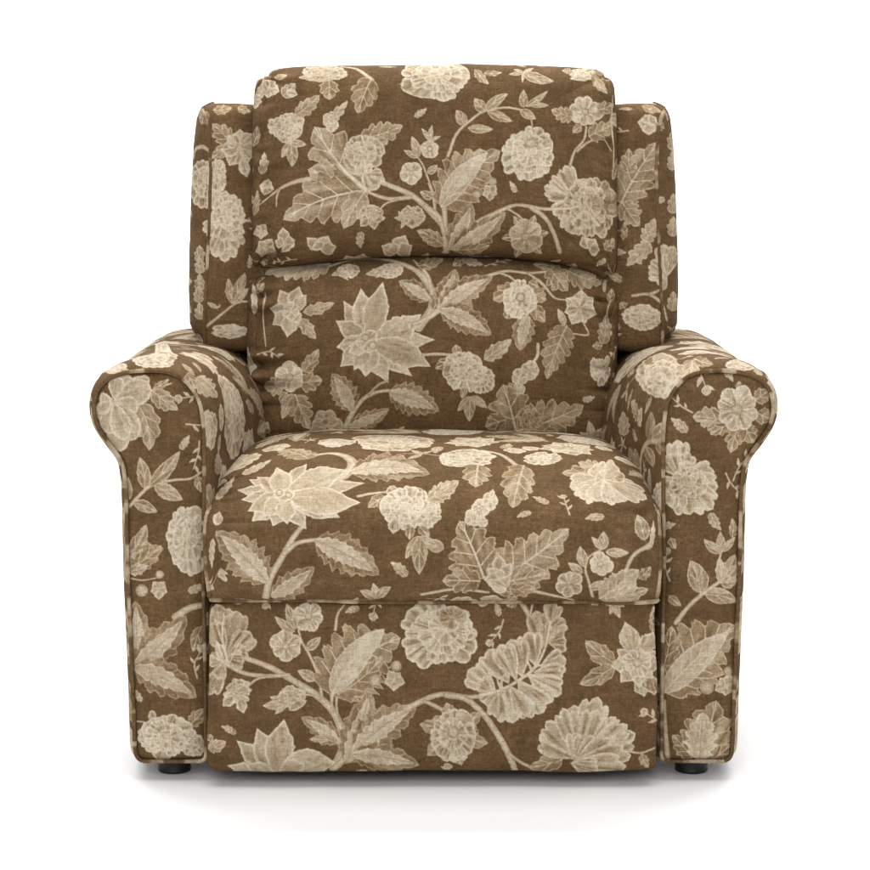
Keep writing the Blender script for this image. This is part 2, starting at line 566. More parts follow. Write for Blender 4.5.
for k in range(ny):
    P[k, :, 0] = out3[:, 0] + nrm[:, 0] * off[k]
    P[k, :, 1] = yy[k]
    P[k, :, 2] = out3[:, 2] + nrm[:, 1] * off[k] * lowmask
top_w = sstep(.45, .56, P[..., 2])
P[..., 2] -= top_w * (.017 * np.clip(yy / .45, 0, 1))[:, None]
w_in = sstep(0, 1, (np.arange(900) - int(np.argmax(out3[:, 2])) + 25) / 130)
P[..., 0] += w_in[None] * (.036 * sstep(.06, .42, yy))[:, None]
sidx = np.linspace(0, 1, 900)[None] * 1.9
D = (.003 * vnoise(yy[:, None] * 9 + 1, sidx * 8, 471) + .0014 * vnoise(yy[:, None] * 25 + 1, sidx * 22, 472)) * sstep(.01, .1, yy)[:, None]
D = D + (.0022 * vnoise(yy[:, None] * 14 + 5, sidx * 50, 473)) * (sstep(.02, .05, yy) * (1 - sstep(.06, .14, yy)))[:, None] * top_w
D += .014 * np.exp(-((sidx - 1.36) / .20) ** 2) * sstep(.03, .40, yy)[:, None]
ARM_R_SHIFT = .0018
PL = disp(P, D)
panels['arm_l'] = Panel(PL)
PR = PL[:, ::-1].copy(); PR[..., 0] = -PR[..., 0] + ARM_R_SHIFT
panels['arm_r'] = Panel(PR)
# front panels: rows run from the top of the roll down
NF = 620
itop = int(np.argmax(out3[:, 2]))
lx = out3[:itop + 1]; rx = out3[itop:]
zt, zb = out3[itop, 2], out3[:, 2].min()
q = np.linspace(0, 1, NF)
zz = zt - (zt - zb) * (q + .25 * (q ** 2 - q) + 0) 
zz = zt - (zt - zb) * (q ** 1.25)
xl = np.interp(zz, lx[:, 2], lx[:, 0]); xr = np.interp(-zz, -rx[:, 2], rx[:, 0])
nu = 180
uu = np.sin(np.linspace(-1, 1, nu) * math.pi / 2)
uu = .5 * uu + .5 * np.linspace(-1, 1, nu)
P = np.zeros((NF, nu, 3))
P[..., 0] = xl[:, None] + (xr - xl)[:, None] * (uu[None] + 1) / 2
P[..., 2] = zz[:, None]
e = (1 - np.abs(uu)[None] ** 6) * sstep(0, .05, q)[:, None] * (1 - sstep(.985, 1, q)[:, None] * .9)
P[..., 1] = .004 - .010 * e + .0008 * vnoise(uu[None] * 2 + 2, q[:, None] * 12, 571) * e
Sx = P[..., 0] - P[..., nu // 2, 0].mean()
pl = Panel(P); pl.S = P[..., 0].copy(); pl.T = -P[..., 2].copy()
def bounds(p):
    p.c0, p.c1 = p.S.min(0), p.S.max(0); p.r0, p.r1 = p.T.min(1), p.T.max(1)
bounds(pl); panels['front_l'] = pl
P2 = P[:, ::-1].copy(); P2[..., 0] = -P2[..., 0] + ARM_R_SHIFT
pr = Panel(P2); pr.S = P2[..., 0].copy(); pr.T = -P2[..., 2].copy(); bounds(pr); panels['front_r'] = pr

# --- wings
def wing():
    pip = np.array([(104, 213), (109, 203), (118, 205), (127, 208.5), (150, 210.5), (176, 211), (234, 209), (277, 207), (320, 204.5), (340, 205)], float)
    osl = np.array([(104, 208), (107, 201.5), (112, 198.5), (119, 196.5), (147, 193.5), (190, 191.7), (219, 191), (291, 189), (326, 189.5), (333, 192), (340, 196)], float)
    n = 430
    MW = 300
    v, h = superprofile(12, .30, n)
    py = 104 + (v + 1) / 2 * 250
    xp = np.interp(py, pip[:, 0], pip[:, 1]); xo = np.interp(py, osl[:, 0], osl[:, 1])
    P = np.zeros((n, MW, 3))
    for k in range(n):
        rk = .05 * (338 - py[k]) / 234
        def X(x, Y):
            return at(x, py[k], Y)
        sec = [X(284, .60 + rk), X(280, .47 + rk), X(258, .445 + rk), X(235, .428 + rk), X(xp[k] + 5, .433 + rk), X(xp[k], .440 + rk),
               X(xo[k] + 3, .47 + rk), X(xo[k], .51 + rk), X(xo[k] + 4, .60 + rk), X(xo[k] + 9, .68 + rk)]
        c = spline(sec[::-1], MW)
        c[:, 2] = at(433, py[k], .45)[2]
        c[:, 1] = .60 + rk + (c[:, 1] - .60 - rk) * h[k]
        P[k] = c
    t = np.linspace(-.165, .165, n)[:, None] * np.ones((1, MW)); d = np.linspace(.33, 0, MW)[None] * np.ones((n, 1))
    D = .0028 * vnoise(d * 12, t * 9, 671) + .0012 * vnoise(d * 30, t * 28, 672)
    dd = np.minimum(.165 - t, .165 + t)
    D += pucker(d, dd, 681, .002, .02, .02)
    return disp(P, D)
PW = wing()
panels['wing_l'] = Panel(PW)
P2 = PW[:, ::-1].copy(); P2[..., 0] = -P2[..., 0] + .0008
panels['wing_r'] = Panel(P2)

# --- outside back
n, m = 260, 300
th = np.linspace(0, 2 * math.pi, m)
c, s = np.cos(th), np.sin(th)
v = np.linspace(0, 1, n)
zz = .93 - (.93 - .06) * v
hcap = np.sqrt(np.clip(1 - (1 - np.clip(v / .06, 0, 1)) ** 2, 0, 1))
P = np.zeros((n, m, 3))
bx = np.sign(c) * np.abs(c) ** .35; by = np.sign(s) * np.abs(s) ** .35
P[..., 0] = bx[None] * (.335 * (.9 + .1 * hcap))[:, None]
P[..., 1] = (.655 + .06 * (zz - .5))[:, None] + by[None] * (.085 * hcap)[:, None]
P[..., 2] = zz[:, None]
panels['back'] = Panel(P)
WORLD = .38
LAMPS = [('overhead_softbox', (0, -.5, 3.0), (0, -.1, .4), (3.2, 2.2), 60),
         ('front_softbox', (-.4, -3.8, 2.3), (0, .1, .5), (2.2, 1.8), 76),
         ('added_backdrop_fill', (0, 2.0, 4.4), (0, 4.3, .9), (6, 1.0), 460)]  # last one: unseen lamp added to lift the backdrop from grey to white

# ------------------------------------------------------------------ the print
A4 = 200 / 870


def pen(key, ox, oy, sc, seed):
    pan = panels[key]
    return Pen(pan, lambda q: pan.to_cloth(np.asarray(q, float) * sc + (ox, oy)), seed)


def two_leaf(p, base, tip, w, n=5, bend=.08, depth=.28):
    p.leaf(base, tip, w, n, depth, bend, 'saw', .36, .60, two=.70)


def star(p, c, r, n=5, rot=.3):
    p.flower(c, r, n, rot, kind='p', eye=0, wid=.9, mid=.62, rim=.86)


def berry(p, x, y, r):
    p.disc((x, y), r)


# ---- upper back cushion, left half
p = pen('upper', 240, 50, A4, 11)
p.stem([(620, 578), (690, 605), (760, 640), (830, 705), (890, 770)], 22, 28)
p.stem([(540, 610), (600, 635), (660, 648), (740, 640)], 14, 20)
p.stem([(610, 690), (640, 665), (690, 650)], 9, 12)
p.stem([(385, 552), (270, 566), (180, 600), (85, 672)], 26, 8)
p.stem([(170, 610), (160, 640), (158, 680)], 12, 6)
p.stem([(440, 72), (510, 84), (575, 130)], 10, 10)
p.stem([(848, 700), (845, 640), (822, 570), (795, 500), (775, 470)], 13, 8)
p.leaf((572, 125), (512, 275), 125, 4, .25, .05, 'lobe')
p.leaf((525, 385), (708, 328), 115, 5, .30, .08, 'lobe', .52, .8)
p.leaf((475, 550), (325, 335), 230, 4, .30, -.05, 'lobe', .52, .82, vein=.82)
p.leaf((440, 560), (296, 520), 130, 3, .30, -.05, 'lobe', .52, .82, vein=.82)
p.leaf((558, 612), (190, 738), 225, 6, .32, .14, 'lobe', .52, .80, vein=.84)
p.leaf((540, 620), (450, 778), 110, 3, .25, .05, 'lobe', .54, .82, vein=.84)
p.petal((535, 510), (600, 612), 110, 's', mid=.58)
p.petal((540, 540), (625, 560), 80, 'r', mid=.58)
p.peony((532, 455), 104, 92, rings=((1.0, 9), (.7, 7), (.42, 5)), mid=.62, rim=.88, off=(-.1, .1))
p.stem([(430, 495), (470, 540), (550, 610)], 12, 24, .84)
p.peony((365, 100), 115, 42, mid=.6, rim=.86)
p.leaf((388, 130), (390, 216), 100, 3, .3, .02, 'saw', .44, .72)
p.peony((205, 338), 84, 76, rings=((1., 9), (.7, 8), (.42, 5)), mid=.64, rim=.88)
p.leaf((238, 285), (345, 198), 78, 4, .3, .06, 'saw', .48, .74)
p.sprig((220, 405), [(182, 468), (225, 508), (288, 412)], .5)
p.leaf((362, 325), (468, 220), 52, 4, .35, .1, 'lobe', .60, .84)
p.flower((400, 326), 32, 4, .2, eye=0); p.flower((385, 300), 26, 4, .8, eye=0)
p.peony((575, 712), 56, 48, rings=((1., 7), (.6, 5)), mid=.56, rim=.82)
p.petal((560, 730), (522, 768), 40, 'p', mid=.5); p.petal((580, 735), (585, 782), 40, 'p', mid=.56)
p.peony((750, 720), 58, 48, rings=((1., 7), (.6, 5)), mid=.56, rim=.82)
p.sprig((715, 735), [(672, 730), (700, 775), (690, 700)], .5)
p.flower((745, 536), 50, 5, .3, eye=.25); p.flower((826, 430), 46, 5, .9, eye=.3)
p.sprig((775, 468), [(746, 376), (714, 436)], .42)
p.leaf((815, 535), (858, 500), 36, 3, .1, .1, 'plain', .5, .78); p.leaf((836, 648), (783, 618), 40, 3, .1, .1, 'plain', .5, .78)
p.sprig((825, 395), [(790, 342), (835, 328), (872, 375)], .36)
p.leaf((880, 850), (770, 785), 75, 4, .25, .08, 'saw', .48, .74)
p.bloom((195, 845), [(185, 770, 55), (240, 825, 60), (150, 830, 50), (215, 875, 60)], mid=.58)
p.bloom((350, 870), [(290, 815, 55), (385, 808, 70), (420, 855, 60), (330, 830, 60)], mid=.56)
p.bloom((680, 885), [(615, 850, 60), (720, 805, 80), (750, 850, 70), (660, 840, 60)], mid=.56)
star(p, (90, 790), 38); star(p, (115, 598), 36, 4)
p.flower((125, 165), 48, 5, .4, mid=.6, eye=0, kind='p'); p.leaf((185, 200), (240, 145), 62, 3, .2, .05, 'lobe', .6, .84); p.petal((200, 180), (252, 195), 40, 'p')
p.leaf((150, 120), (205, 108), 26, 2, .1, .1, 'plain'); p.leaf((80, 210), (100, 140), 40, 3, .2, .1, 'lobe', .56, .8)
p.leaf((92, 540), (105, 445), 44, 3, .3, .1, 'lobe', .56, .8); star(p, (65, 220), 36); p.leaf((55, 420), (75, 330), 40, 3, .2, .1)
p.leaf((60, 720), (75, 610), 36, 3, .3, .1); star(p, (110, 865), 50, 5)

# ---- upper back cushion, right half
p = pen('upper', 430, 50, A4, 12)
p.stem([(78, 460), (118, 362), (190, 295), (240, 265), (330, 250), (410, 262)], 16, 10)
p.stem([(400, 262), (435, 290), (445, 330)], 9, 8)
for b, t, w in (((240, 265), (194, 210), 50), ((240, 264), (338, 190), 46), ((250, 266), (358, 310), 44), ((165, 340), (274, 345), 40),
                ((150, 328), (114, 262), 52), ((408, 250), (408, 174), 40), ((415, 245), (512, 178), 30), ((430, 238), (516, 240), 26), ((392, 262), (460, 300), 42)):
    p.leaf(b, t, w, 3, .1, p.r.uniform(-.1, .1), 'plain', .48, .74)
p.stem([(70, 880), (66, 780), (62, 680)], 28, 22)
p.stem([(-20, 680), (40, 730), (62, 800)], 26, 22)
p.stem([(20, 690), (12, 630), (-6, 580)], 12, 10)
p.stem([(60, 880), (180, 765), (300, 702), (370, 675), (430, 680), (500, 692), (600, 690)], 22, 14)
p.stem([(440, 685), (500, 730), (540, 800), (565, 880)], 22, 20)
p.stem([(340, 692), (385, 720), (415, 755)], 12, 10)
p.stem([(610, 500), (630, 440), (670, 390), (680, 335)], 15, 11)
p.stem([(640, 440), (690, 400), (750, 385), (790, 440)], 12, 8)
p.stem([(100, 625), (200, 592), (272, 575)], 11, 6)
p.peony((30, 118), 168, 108, rings=((1., 9), (.74, 8), (.48, 6)))
p.leaf((195, 85), (255, 148), 44, 3, .3); p.leaf((235, 100), (312, 98), 30, 3, .3)
p.sprig((405, 98), [(344, 106), (402, 140), (538, 136), (450, 78), (365, 85)], .34)
p.peony((660, 105), 60, 30, rings=((1., 7), (.55, 5)), mid=.64); p.leaf((620, 95), (575, 90), 30); p.leaf((705, 100), (772, 190), 48, 4, .25); p.leaf((715, 95), (790, 125), 40, 3)
p.leaf((62, 688), (305, 440), 235, 8, .26, -.16, 'lobe', .42, .70)
p.leaf((48, 685), (252, 447), 92, 6, .1, -.10, 'plain', .68, .92, vein=.80)
berry(p, 202, 628, 19); berry(p, 272, 572, 19); star(p, (262, 618), 38, 5)
p.peony((422, 450), 118, 122, rings=((1., 9), (.76, 8), (.5, 6)), off=(.15, -.2))
p.disc((440, 405), 30, .7)
two_leaf(p, (85, 870), (180, 668), 130, 4); two_leaf(p, (95, 870), (328, 706), 130, 5)
p.leaf((60, 850), (-40, 790), 70, 4, .3); p.leaf((120, 870), (260, 850), 60, 4, .3)
p.flower((415, 812), 80, 6, .4, sepal=6, eye=.24, mid=.60, rim=.86)
p.flower((676, 268), 74, 8, .2, eye=.22, mid=.68)
p.leaf((622, 292), (528, 260), 72, 4, .3, -.05, 'lobe', .5, .76); p.leaf((660, 330), (622, 360), 44, 2, .2)
p.leaf((728, 262), (800, 235), 66, 3, .3, .05, 'lobe'); p.leaf((690, 375), (800, 318), 90, 4, .3, .05, 'lobe')
for t in ((490, 590, 80), (525, 540, 60), (585, 492, 80), (500, 625, 60), (530, 720, 80), (600, 800, 90)):
    p.petal((630, 650), t[:2], t[2], 's', mid=.60, rim=.9)
p.peony((690, 680), 118, 150, rings=((1., 9), (.78, 9), (.54, 7), (.3, 5)), mid=.56, rim=.86, off=(-.3, 0))
p.stem([(500, 692), (590, 690), (650, 680)], 14, 10, .8)
p.bloom((690, 865), [(660, 810, 50), (720, 820, 60), (740, 870, 60)], mid=.58); p.leaf((760, 870), (800, 820), 60, 3)
p.stem([(795, 200), (790, 330), (800, 430), (795, 560)], 8, 8)
star(p, (810, 300), 34); p.leaf((800, 560), (815, 470), 40)

# ---- lower back cushion, left half
p = pen('lower', 240, 245, A4, 13)
p.stem([(390, 92), (480, 66), (600, 60), (700, 80), (780, 122), (830, 190), (836, 270), (778, 358)], 12, 28)
p.stem([(830, 185), (815, 130), (755, 66)], 16, 10)
p.leaf((392, 82), (100, 122), 130, 7, .3, .06, 'lobe', .5, .76)
p.peony((468, 112), 56, 34, rings=((1., 7), (.55, 5)), mid=.6); p.sprig((440, 118), [(398, 132), (425, 100), (470, 152)], .5)
p.peony((655, 112), 64, 36, rings=((1., 8), (.55, 5)), mid=.6); p.sprig((620, 120), [(548, 128), (590, 142), (575, 105)], .4)
two_leaf(p, (826, 240), (690, 158), 100, 4); p.leaf((838, 285), (885, 150), 80, 4); p.leaf((770, 90), (885, 60), 60, 4)
p.leaf((275, 292), (410, 252), 62, 3, .35, .05, 'saw', .5, .76); p.leaf((262, 318), (330, 408), 68, 3, .35, .05, 'saw', .5, .76)
p.bloom((225, 290), [(172, 194, 72), (258, 178, 74), (290, 215, 60), (128, 275, 66), (140, 348, 72), (205, 402, 76), (260, 340, 60)], mid=.60, rim=.88)
p.flower((222, 285), 44, 6, .4, eye=0, mid=.7)
# the large pointed bloom
back = [(450, 242, 84), (525, 188, 108), (622, 160, 108), (415, 328, 84), (418, 445, 84), (435, 530, 90), (750, 572, 80), (850, 412, 88), (645, 600, 88)]
p.bloom((560, 420), back, mid=.62)
p.bloom((565, 425), [(790, 300, 120, .10), (545, 574, 110), (495, 545, 80), (830, 530, 120, -.08), (470, 470, 70)], mid=.66)
p.petal((740, 370), (772, 318), 40, 'p', mid=.6)
p.flower((556, 418), 52, 5, .2, eye=0, mid=.72, rim=.9)
berry(p, 545, 402, 18); berry(p, 578, 436, 20)
p.flower((216, 576), 70, 6, .5, eye=.26, mid=.7)
p.leaf((275, 552), (342, 452), 66, 3, .2, .06, 'lobe', .46, .72); p.leaf((262, 600), (358, 585), 90, 3, .3, .05, 'lobe', .48, .72)
p.leaf((190, 612), (104, 618), 90, 3, .3, .05, 'lobe', .5, .74); p.leaf((205, 640), (178, 690), 50, 2, .2)
p.leaf((240, 650), (184, 756), 60, 3, .2, .1, 'lobe', .54, .78); p.leaf((242, 652), (300, 800), 110, 4, .3, .04, 'lobe', .5, .72)
p.flower((216, 576), 70, 6, .5, eye=.26, mid=.7)
p.bloom((378, 795), [(340, 718, 62), (396, 714, 64), (312, 770, 60), (452, 775, 66), (300, 830, 70), (420, 745, 50), (365, 750, 50)], kind='r', mid=.48, rim=.72)
p.stem([(460, 790), (495, 720), (550, 660), (620, 635), (665, 637)], 26, 14)
p.stem([(560, 650), (600, 610), (642, 590)], 14, 12, .45)
two_leaf(p, (488, 722), (400, 560), 130, 6); two_leaf(p, (648, 640), (864, 722), 155, 7, -.06); two_leaf(p, (468, 792), (648, 712), 92, 5)
p.stem([(110, 215), (100, 300), (112, 440)], 9, 5); p.leaf((60, 205), (105, 165), 46, 3, .3); p.leaf((62, 300), (55, 170), 30, 3, .3, .05, 'lobe', .7, .9)
p.leaf((85, 790), (80, 730), 40, 3); star(p, (100, 800), 40)

# ---- lower back cushion, right half
p = pen('lower', 430, 245, A4, 14)
p.stem([(60, 275), (30, 290), (0, 312), (-70, 345)], 26, 18, .7)
p.stem([(245, 136), (330, 114), (430, 122), (520, 115), (610, 118)], 18, 11)
p.stem([(300, 120), (350, 140), (385, 172)], 14, 12)
p.stem([(430, 125), (490, 170), (540, 228), (592, 240)], 20, 8)
p.stem([(668, 340), (688, 390), (618, 385)], 10, 7)
p.stem([(-30, 478), (30, 474), (90, 478)], 14, 14)
two_leaf(p, (40, 282), (110, 104), 120, 5); two_leaf(p, (44, 280), (272, 140), 135, 6, -.10); two_leaf(p, (44, 282), (266, 392), 140, 6, -.10)
p.leaf((150, 60), (100, 90), 50, 3); p.leaf((140, 60), (230, 85), 40, 4, .3, .05, 'lobe', .6, .84)
p.leaf((370, 190), (275, 240), 100, 3, .3, .05, 'lobe'); p.leaf((440, 200), (505, 240), 90, 3, .3, .05, 'lobe'); p.leaf((450, 260), (500, 335), 70, 3, .2)
p.leaf((430, 160), (470, 180), 60, 2, .2); p.leaf((350, 290), (330, 320), 60, 2, .3)
two_leaf(p, (428, 305), (392, 460), 112, 4)
p.peony((395, 235), 82, 88, rings=((1., 8), (.62, 6)), off=(0, -.05), mid=.72); p.disc((394, 228), 22)
p.leaf((520, 98), (600, 200), 110, 4, .3, .04, 'lobe', .46, .74); p.leaf((600, 112), (745, 170), 100, 5, .3, .05, 'lobe', .48, .74); p.leaf((540, 95), (450, 85), 50, 3, .3)
p.flower((650, 276), 78, 7, .25, kind='p', eye=.1, wid=1.15, mid=.66)
p.leaf((586, 350), (556, 278), 34, 3, .1, .05, 'plain', .58, .8)
p.leaf((595, 352), (508, 582), 125, 6, .26, .05, 'lobe', .40, .62)
p.leaf((235, 498), (354, 410), 78, 4, .3, .05, 'saw', .56, .8); p.leaf((95, 505), (24, 538), 60, 3, .2); p.leaf((115, 475), (112, 434), 46, 2, .1)
p.peony((222, 590), 60, 62, rings=((1., 8), (.6, 6)), mid=.6); p.peony((150, 545), 92, 92, rings=((1., 10), (.75, 9), (.5, 7), (.28, 4)), mid=.64)
p.leaf((155, 620), (140, 668), 34, 2, .1); p.sprig((178, 660), [(120, 722), (172, 768), (248, 708)], .46)
p.stem([(445, 515), (468, 480), (470, 432)], 14, 16, .72)
p.flower((432, 545), 46, 5, .1, eye=0); p.flower((392, 578), 42, 5, .5, eye=0); p.flower((385, 626), 30, 4, .3, eye=0); p.leaf((360, 600), (345, 630), 30, 2, .1)
p.leaf((375, 812), (318, 608), 215, 4, .32, .03, 'lobe', .38, .66, vein=.74); p.leaf((330, 760), (240, 790), 90, 3, .3, .03, 'lobe', .38, .66)
p.leaf((380, 808), (668, 698), 190, 6, .32, .06, 'lobe', .38, .66, vein=.74); p.leaf((420, 800), (560, 810), 90, 4, .3, .03, 'lobe', .36, .6)
p.peony((430, 755), 54, 54, rings=((1., 7), (.6, 5)), mid=.4, rim=.64)
p.leaf((752, 430), (765, 305), 66, 4, .3, .05, 'lobe', .52, .78); p.leaf((750, 440), (706, 440), 44, 3); p.peony((738, 545), 46, 66, rings=((1., 8), (.6, 6)), mid=.66)
p.sprig((700, 850), [(690, 765), (652, 815), (772, 795), (740, 840)], .45)
p.leaf((780, 250), (790, 190), 40, 3, .2); p.stem([(785, 240), (770, 300), (775, 400)], 7, 6)

# ---- seat, left half
SC = 230 / 870
p = pen('seat', 200, 420, SC, 15)
p.stem([(248, 672), (265, 600), (310, 520), (350, 450), (388, 400)], 28, 20)
p.stem([(320, 505), (370, 465), (445, 452)], 20, 14)
p.stem([(540, 215), (578, 175), (560, 142), (500, 126), (420, 135)], 16, 10)
p.stem([(600, 288), (650, 278), (710, 272)], 12, 10)
two_leaf(p, (255, 615), (60, 422), 170, 7, .05); two_leaf(p, (435, 455), (676, 585), 165, 7, -.06); two_leaf(p, (268, 668), (432, 555), 112, 5)
p.leaf((570, 198), (868, 205), 120, 6, .28, -.16, 'saw', .42, .68, two=.74)
p.bloom((315, 280), [(185, 225, 56), (138, 265, 52), (155, 302, 54), (195, 385, 80), (402, 414, 74), (532, 370, 84), (625, 238, 62), (405, 165, 66), (215, 215, 60), (180, 345, 70)], mid=.64)
p.bloom((320, 285), [(290, 178, 92), (560, 190, 96, -.06), (608, 312, 104, .06), (275, 402, 90), (235, 365, 70), (330, 395, 80)], mid=.68)
p.flower((315, 280), 46, 5, .2, asp=.6, eye=0, mid=.74); berry(p, 300, 275, 14); berry(p, 335, 285, 14)
p.leaf((700, 290), (636, 330), 52, 3, .2); p.petal((740, 290), (715, 250), 44, 'r', mid=.5); p.petal((820, 290), (830, 255), 50, 'r', mid=.5)
p.peony((860, 345), 66, 70, rings=((1., 8), (.6, 6)), mid=.66); p.peony((775, 335), 92, 84, rings=((1., 10), (.75, 9), (.5, 7), (.28, 4)), mid=.70)
p.petal((740, 370), (730, 432), 50, 'p', mid=.62)
p.leaf((800, 400), (792, 452), 40, 2, .1); p.leaf((830, 400), (868, 440), 40, 2, .1); p.sprig((835, 440), [(778, 524), (830, 584), (892, 470)], .42)
p.sprig((665, 676), [(606, 645), (655, 618), (722, 632)], .5)
p.leaf((60, 300), (130, 215), 30, 4, .3, .05, 'lobe', .6, .85); p.petal((60, 400), (75, 345), 40, 'p'); p.leaf((50, 450), (45, 560), 24, 4, .3, .05, 'lobe', .6, .85)
p.leaf((160, 205), (270, 150), 26, 4, .3, .05, 'lobe', .66, .88)

# ---- seat, right half
p = pen('seat', 430, 420, SC, 16)
p.stem([(200, 116), (270, 132), (328, 172)], 10, 9)
p.stem([(-30, 660), (100, 640), (220, 652)], 14, 12)
p.stem([(380, 645), (450, 660), (545, 682)], 16, 8)
p.stem([(615, 668), (600, 610), (588, 565), (600, 520), (650, 488)], 13, 7)
p.stem([(835, 472), (770, 512), (735, 580), (705, 615)], 18, 14)
p.peony((128, 146), 112, 36, mid=.68); p.leaf((182, 168), (172, 254), 120, 4, .3, .02, 'lobe', .46, .72)
p.leaf((355, 172), (312, 332), 135, 5, .26, .03, 'lobe', .44, .70)
p.peony((425, 146), 72, 25, rings=((1., 9), (.55, 6)), mid=.68)
p.leaf((640, 190), (500, 200), 70, 4, .3, -.05, 'lobe', .5, .74); p.leaf((660, 190), (560, 160), 60, 4, .3, -.05, 'lobe', .56, .8)
p.bloom((655, 222), [(520, 255, 90), (560, 300, 90), (625, 312, 96), (730, 310, 96), (775, 286, 90), (822, 300, 70), (720, 180, 100), (620, 165, 80), (680, 312, 60)], kind='s', mid=.68, rim=.93)
p.petal((660, 225), (625, 205), 60, 'r', mid=.72); p.petal((690, 222), (740, 215), 40, 'r', mid=.46)
p.leaf((812, 455), (784, 358), 56, 3, .1, .06, 'plain', .54, .82)
p.leaf((205, 600), (112, 382), 210, 5, .30, .04, 'lobe', .40, .74, vein=.8); p.leaf((190, 610), (46, 608), 110, 4, .3, .04, 'lobe', .40, .74)
p.leaf((225, 625), (524, 412), 210, 7, .30, .05, 'lobe', .40, .74, vein=.8); p.leaf((270, 615), (438, 580), 110, 4, .3, .03, 'lobe', .40, .74); p.leaf((300, 640), (400, 640), 60, 3, .3, .03, 'lobe', .4, .74)
p.bloom((265, 600), [(258, 502, 56), (310, 540, 50), (215, 560, 50), (205, 605, 60), (300, 630, 60), (265, 560, 40)], mid=.56, rim=.88); p.petal((215, 600), (290, 650), 50, 'r', mid=.72)
p.flower((165, 370), 38, 5, .1, eye=.2); p.flower((195, 332), 40, 5, .5, eye=.2); p.flower((228, 305), 36, 5, .3, eye=0); p.petal((228, 300), (240, 260), 24, 'p'); p.flower((195, 385), 24, 4, .3, eye=0)
p.flower((645, 545), 50, 6, .3, eye=.26, mid=.7); p.flower((525, 618), 54, 6, .6, eye=.2, mid=.64)
for b, t, w in (((655, 490), (656, 422), 42), ((665, 498), (752, 502), 36), ((585, 555), (567, 478), 42), ((578, 578), (524, 540), 34), ((604, 638), (662, 608), 34), ((648, 488), (612, 442), 24)):
    p.leaf(b, t, w, 3, .1, p.r.uniform(-.1, .1), 'plain', .52, .8)
p.leaf((640, 676), (790, 566), 120, 5, .26, .05, 'saw', .58, .84); p.leaf((660, 676), (826, 640), 80, 5, .26, .05, 'saw', .62, .86); p.leaf((790, 600), (835, 555), 50, 3)
p.leaf((52, 488), (-20, 466), 50, 3, .1, .05, 'plain', .56, .8); p.leaf((-10, 302), (108, 230), 80, 5, .3, .05, 'saw', .62, .86)
p.leaf((835, 480), (845, 380), 20, 4, .3, .05, 'lobe', .65, .88)

# ---- footrest, left half
p = pen('footrest', 200, 590, 230 / 870, 17)
p.stem([(150, 250), (260, 290), (340, 335), (430, 390), (500, 455), (535, 530), (540, 600), (505, 676)], 20, 34)
p.stem([(105, 285), (170, 315), (250, 325), (335, 322)], 18, 16)
p.stem([(185, 360), (220, 335), (275, 325)], 10, 13)
p.stem([(395, 394), (430, 400), (455, 412)], 10, 10)
p.stem([(460, 402), (450, 330), (412, 242), (385, 195), (372, 150)], 15, 9)
p.stem([(512, 150), (522, 90), (556, 44)], 12, 6)
p.stem([(500, 470), (498, 430), (500, 390)], 12, 14); p.stem([(522, 480), (516, 430), (522, 380)], 10, 12)
p.stem([(600, 312), (690, 300), (742, 286)], 11, 6)
for t in ((60, 52, 110), (140, 66, 100), (196, 150, 100), (182, 215, 70), (30, 120, 90), (172, 262, 80)):
    p.petal((92, 255), t[:2], t[2], 's', mid=.46, rim=.74, bend=.1)
for t in ((30, 400, 80), (62, 340, 60), (30, 260, 60)):
    p.petal((95, 270), t[:2], t[2], 's', mid=.5, rim=.78)
p.line([(108, 285), (70, 262), (20, 240)], 10, 6, .8); p.line([(108, 285), (85, 180), (90, 90)], 10, 5, .78); p.line([(108, 285), (140, 215), (170, 170)], 7, 4, .78)
p.petal((100, 280), (60, 190), 40, 'p', mid=.7)
p.peony((145, 382), 54, 46, rings=((1., 7), (.6, 5)), mid=.6, rim=.86); p.petal((130, 400), (85, 440), 44, 'p', mid=.56); p.petal((150, 405), (166, 468), 44, 'p', mid=.6)
p.peony((348, 408), 58, 48, rings=((1., 7), (.6, 5)), mid=.58, rim=.84); p.sprig((325, 425), [(238, 437), (285, 468), (265, 405)], .45)
two_leaf(p, (532, 582), (383, 482), 90, 4); p.leaf((520, 575), (415, 565), 50, 3)
p.flower((410, 100), 62, 6, .2, eye=.24); p.flower((325, 213), 64, 6, .5, eye=.22, mid=.64)
for b, t, w in (((402, 225), (456, 178), 38), ((362, 150), (328, 52), 42), ((358, 158), (283, 100), 34), ((437, 342), (370, 306), 42)):
    p.leaf(b, t, w, 3, .1, p.r.uniform(-.1, .1), 'plain', .52, .8)
p.leaf((498, 400), (757, 182), 290, 8, .26, -.22, 'lobe', .42, .70)
p.leaf((520, 395), (690, 250), 120, 5, .3, .12, 'lobe', .42, .70)
p.leaf((500, 392), (698, 148), 104, 7, .1, -.12, 'plain', .68, .92, vein=.8)
berry(p, 742, 288, 21); berry(p, 662, 342, 24); star(p, (735, 340), 42, 5)
p.bloom((285, 700), [(138, 568, 80), (215, 522, 100), (100, 664, 60), (318, 488, 112), (170, 660, 60)], mid=.60)
p.bloom((300, 690), [(515, 655, 120, -.12), (400, 660, 80)], mid=.62)
p.petal((470, 670), (500, 655), 20, 'p', mid=.5)
p.stem([(505, 676), (560, 630), (610, 598)], 28, 20)
two_leaf(p, (552, 655), (640, 382), 160, 5); two_leaf(p, (580, 610), (820, 440), 165, 6, -.08); two_leaf(p, (575, 622), (828, 662), 125, 5, -.06)
p.leaf((30, 600), (98, 574), 60, 3, .3, .05, 'saw', .52, .78); p.leaf((30, 570), (40, 545), 40, 2)

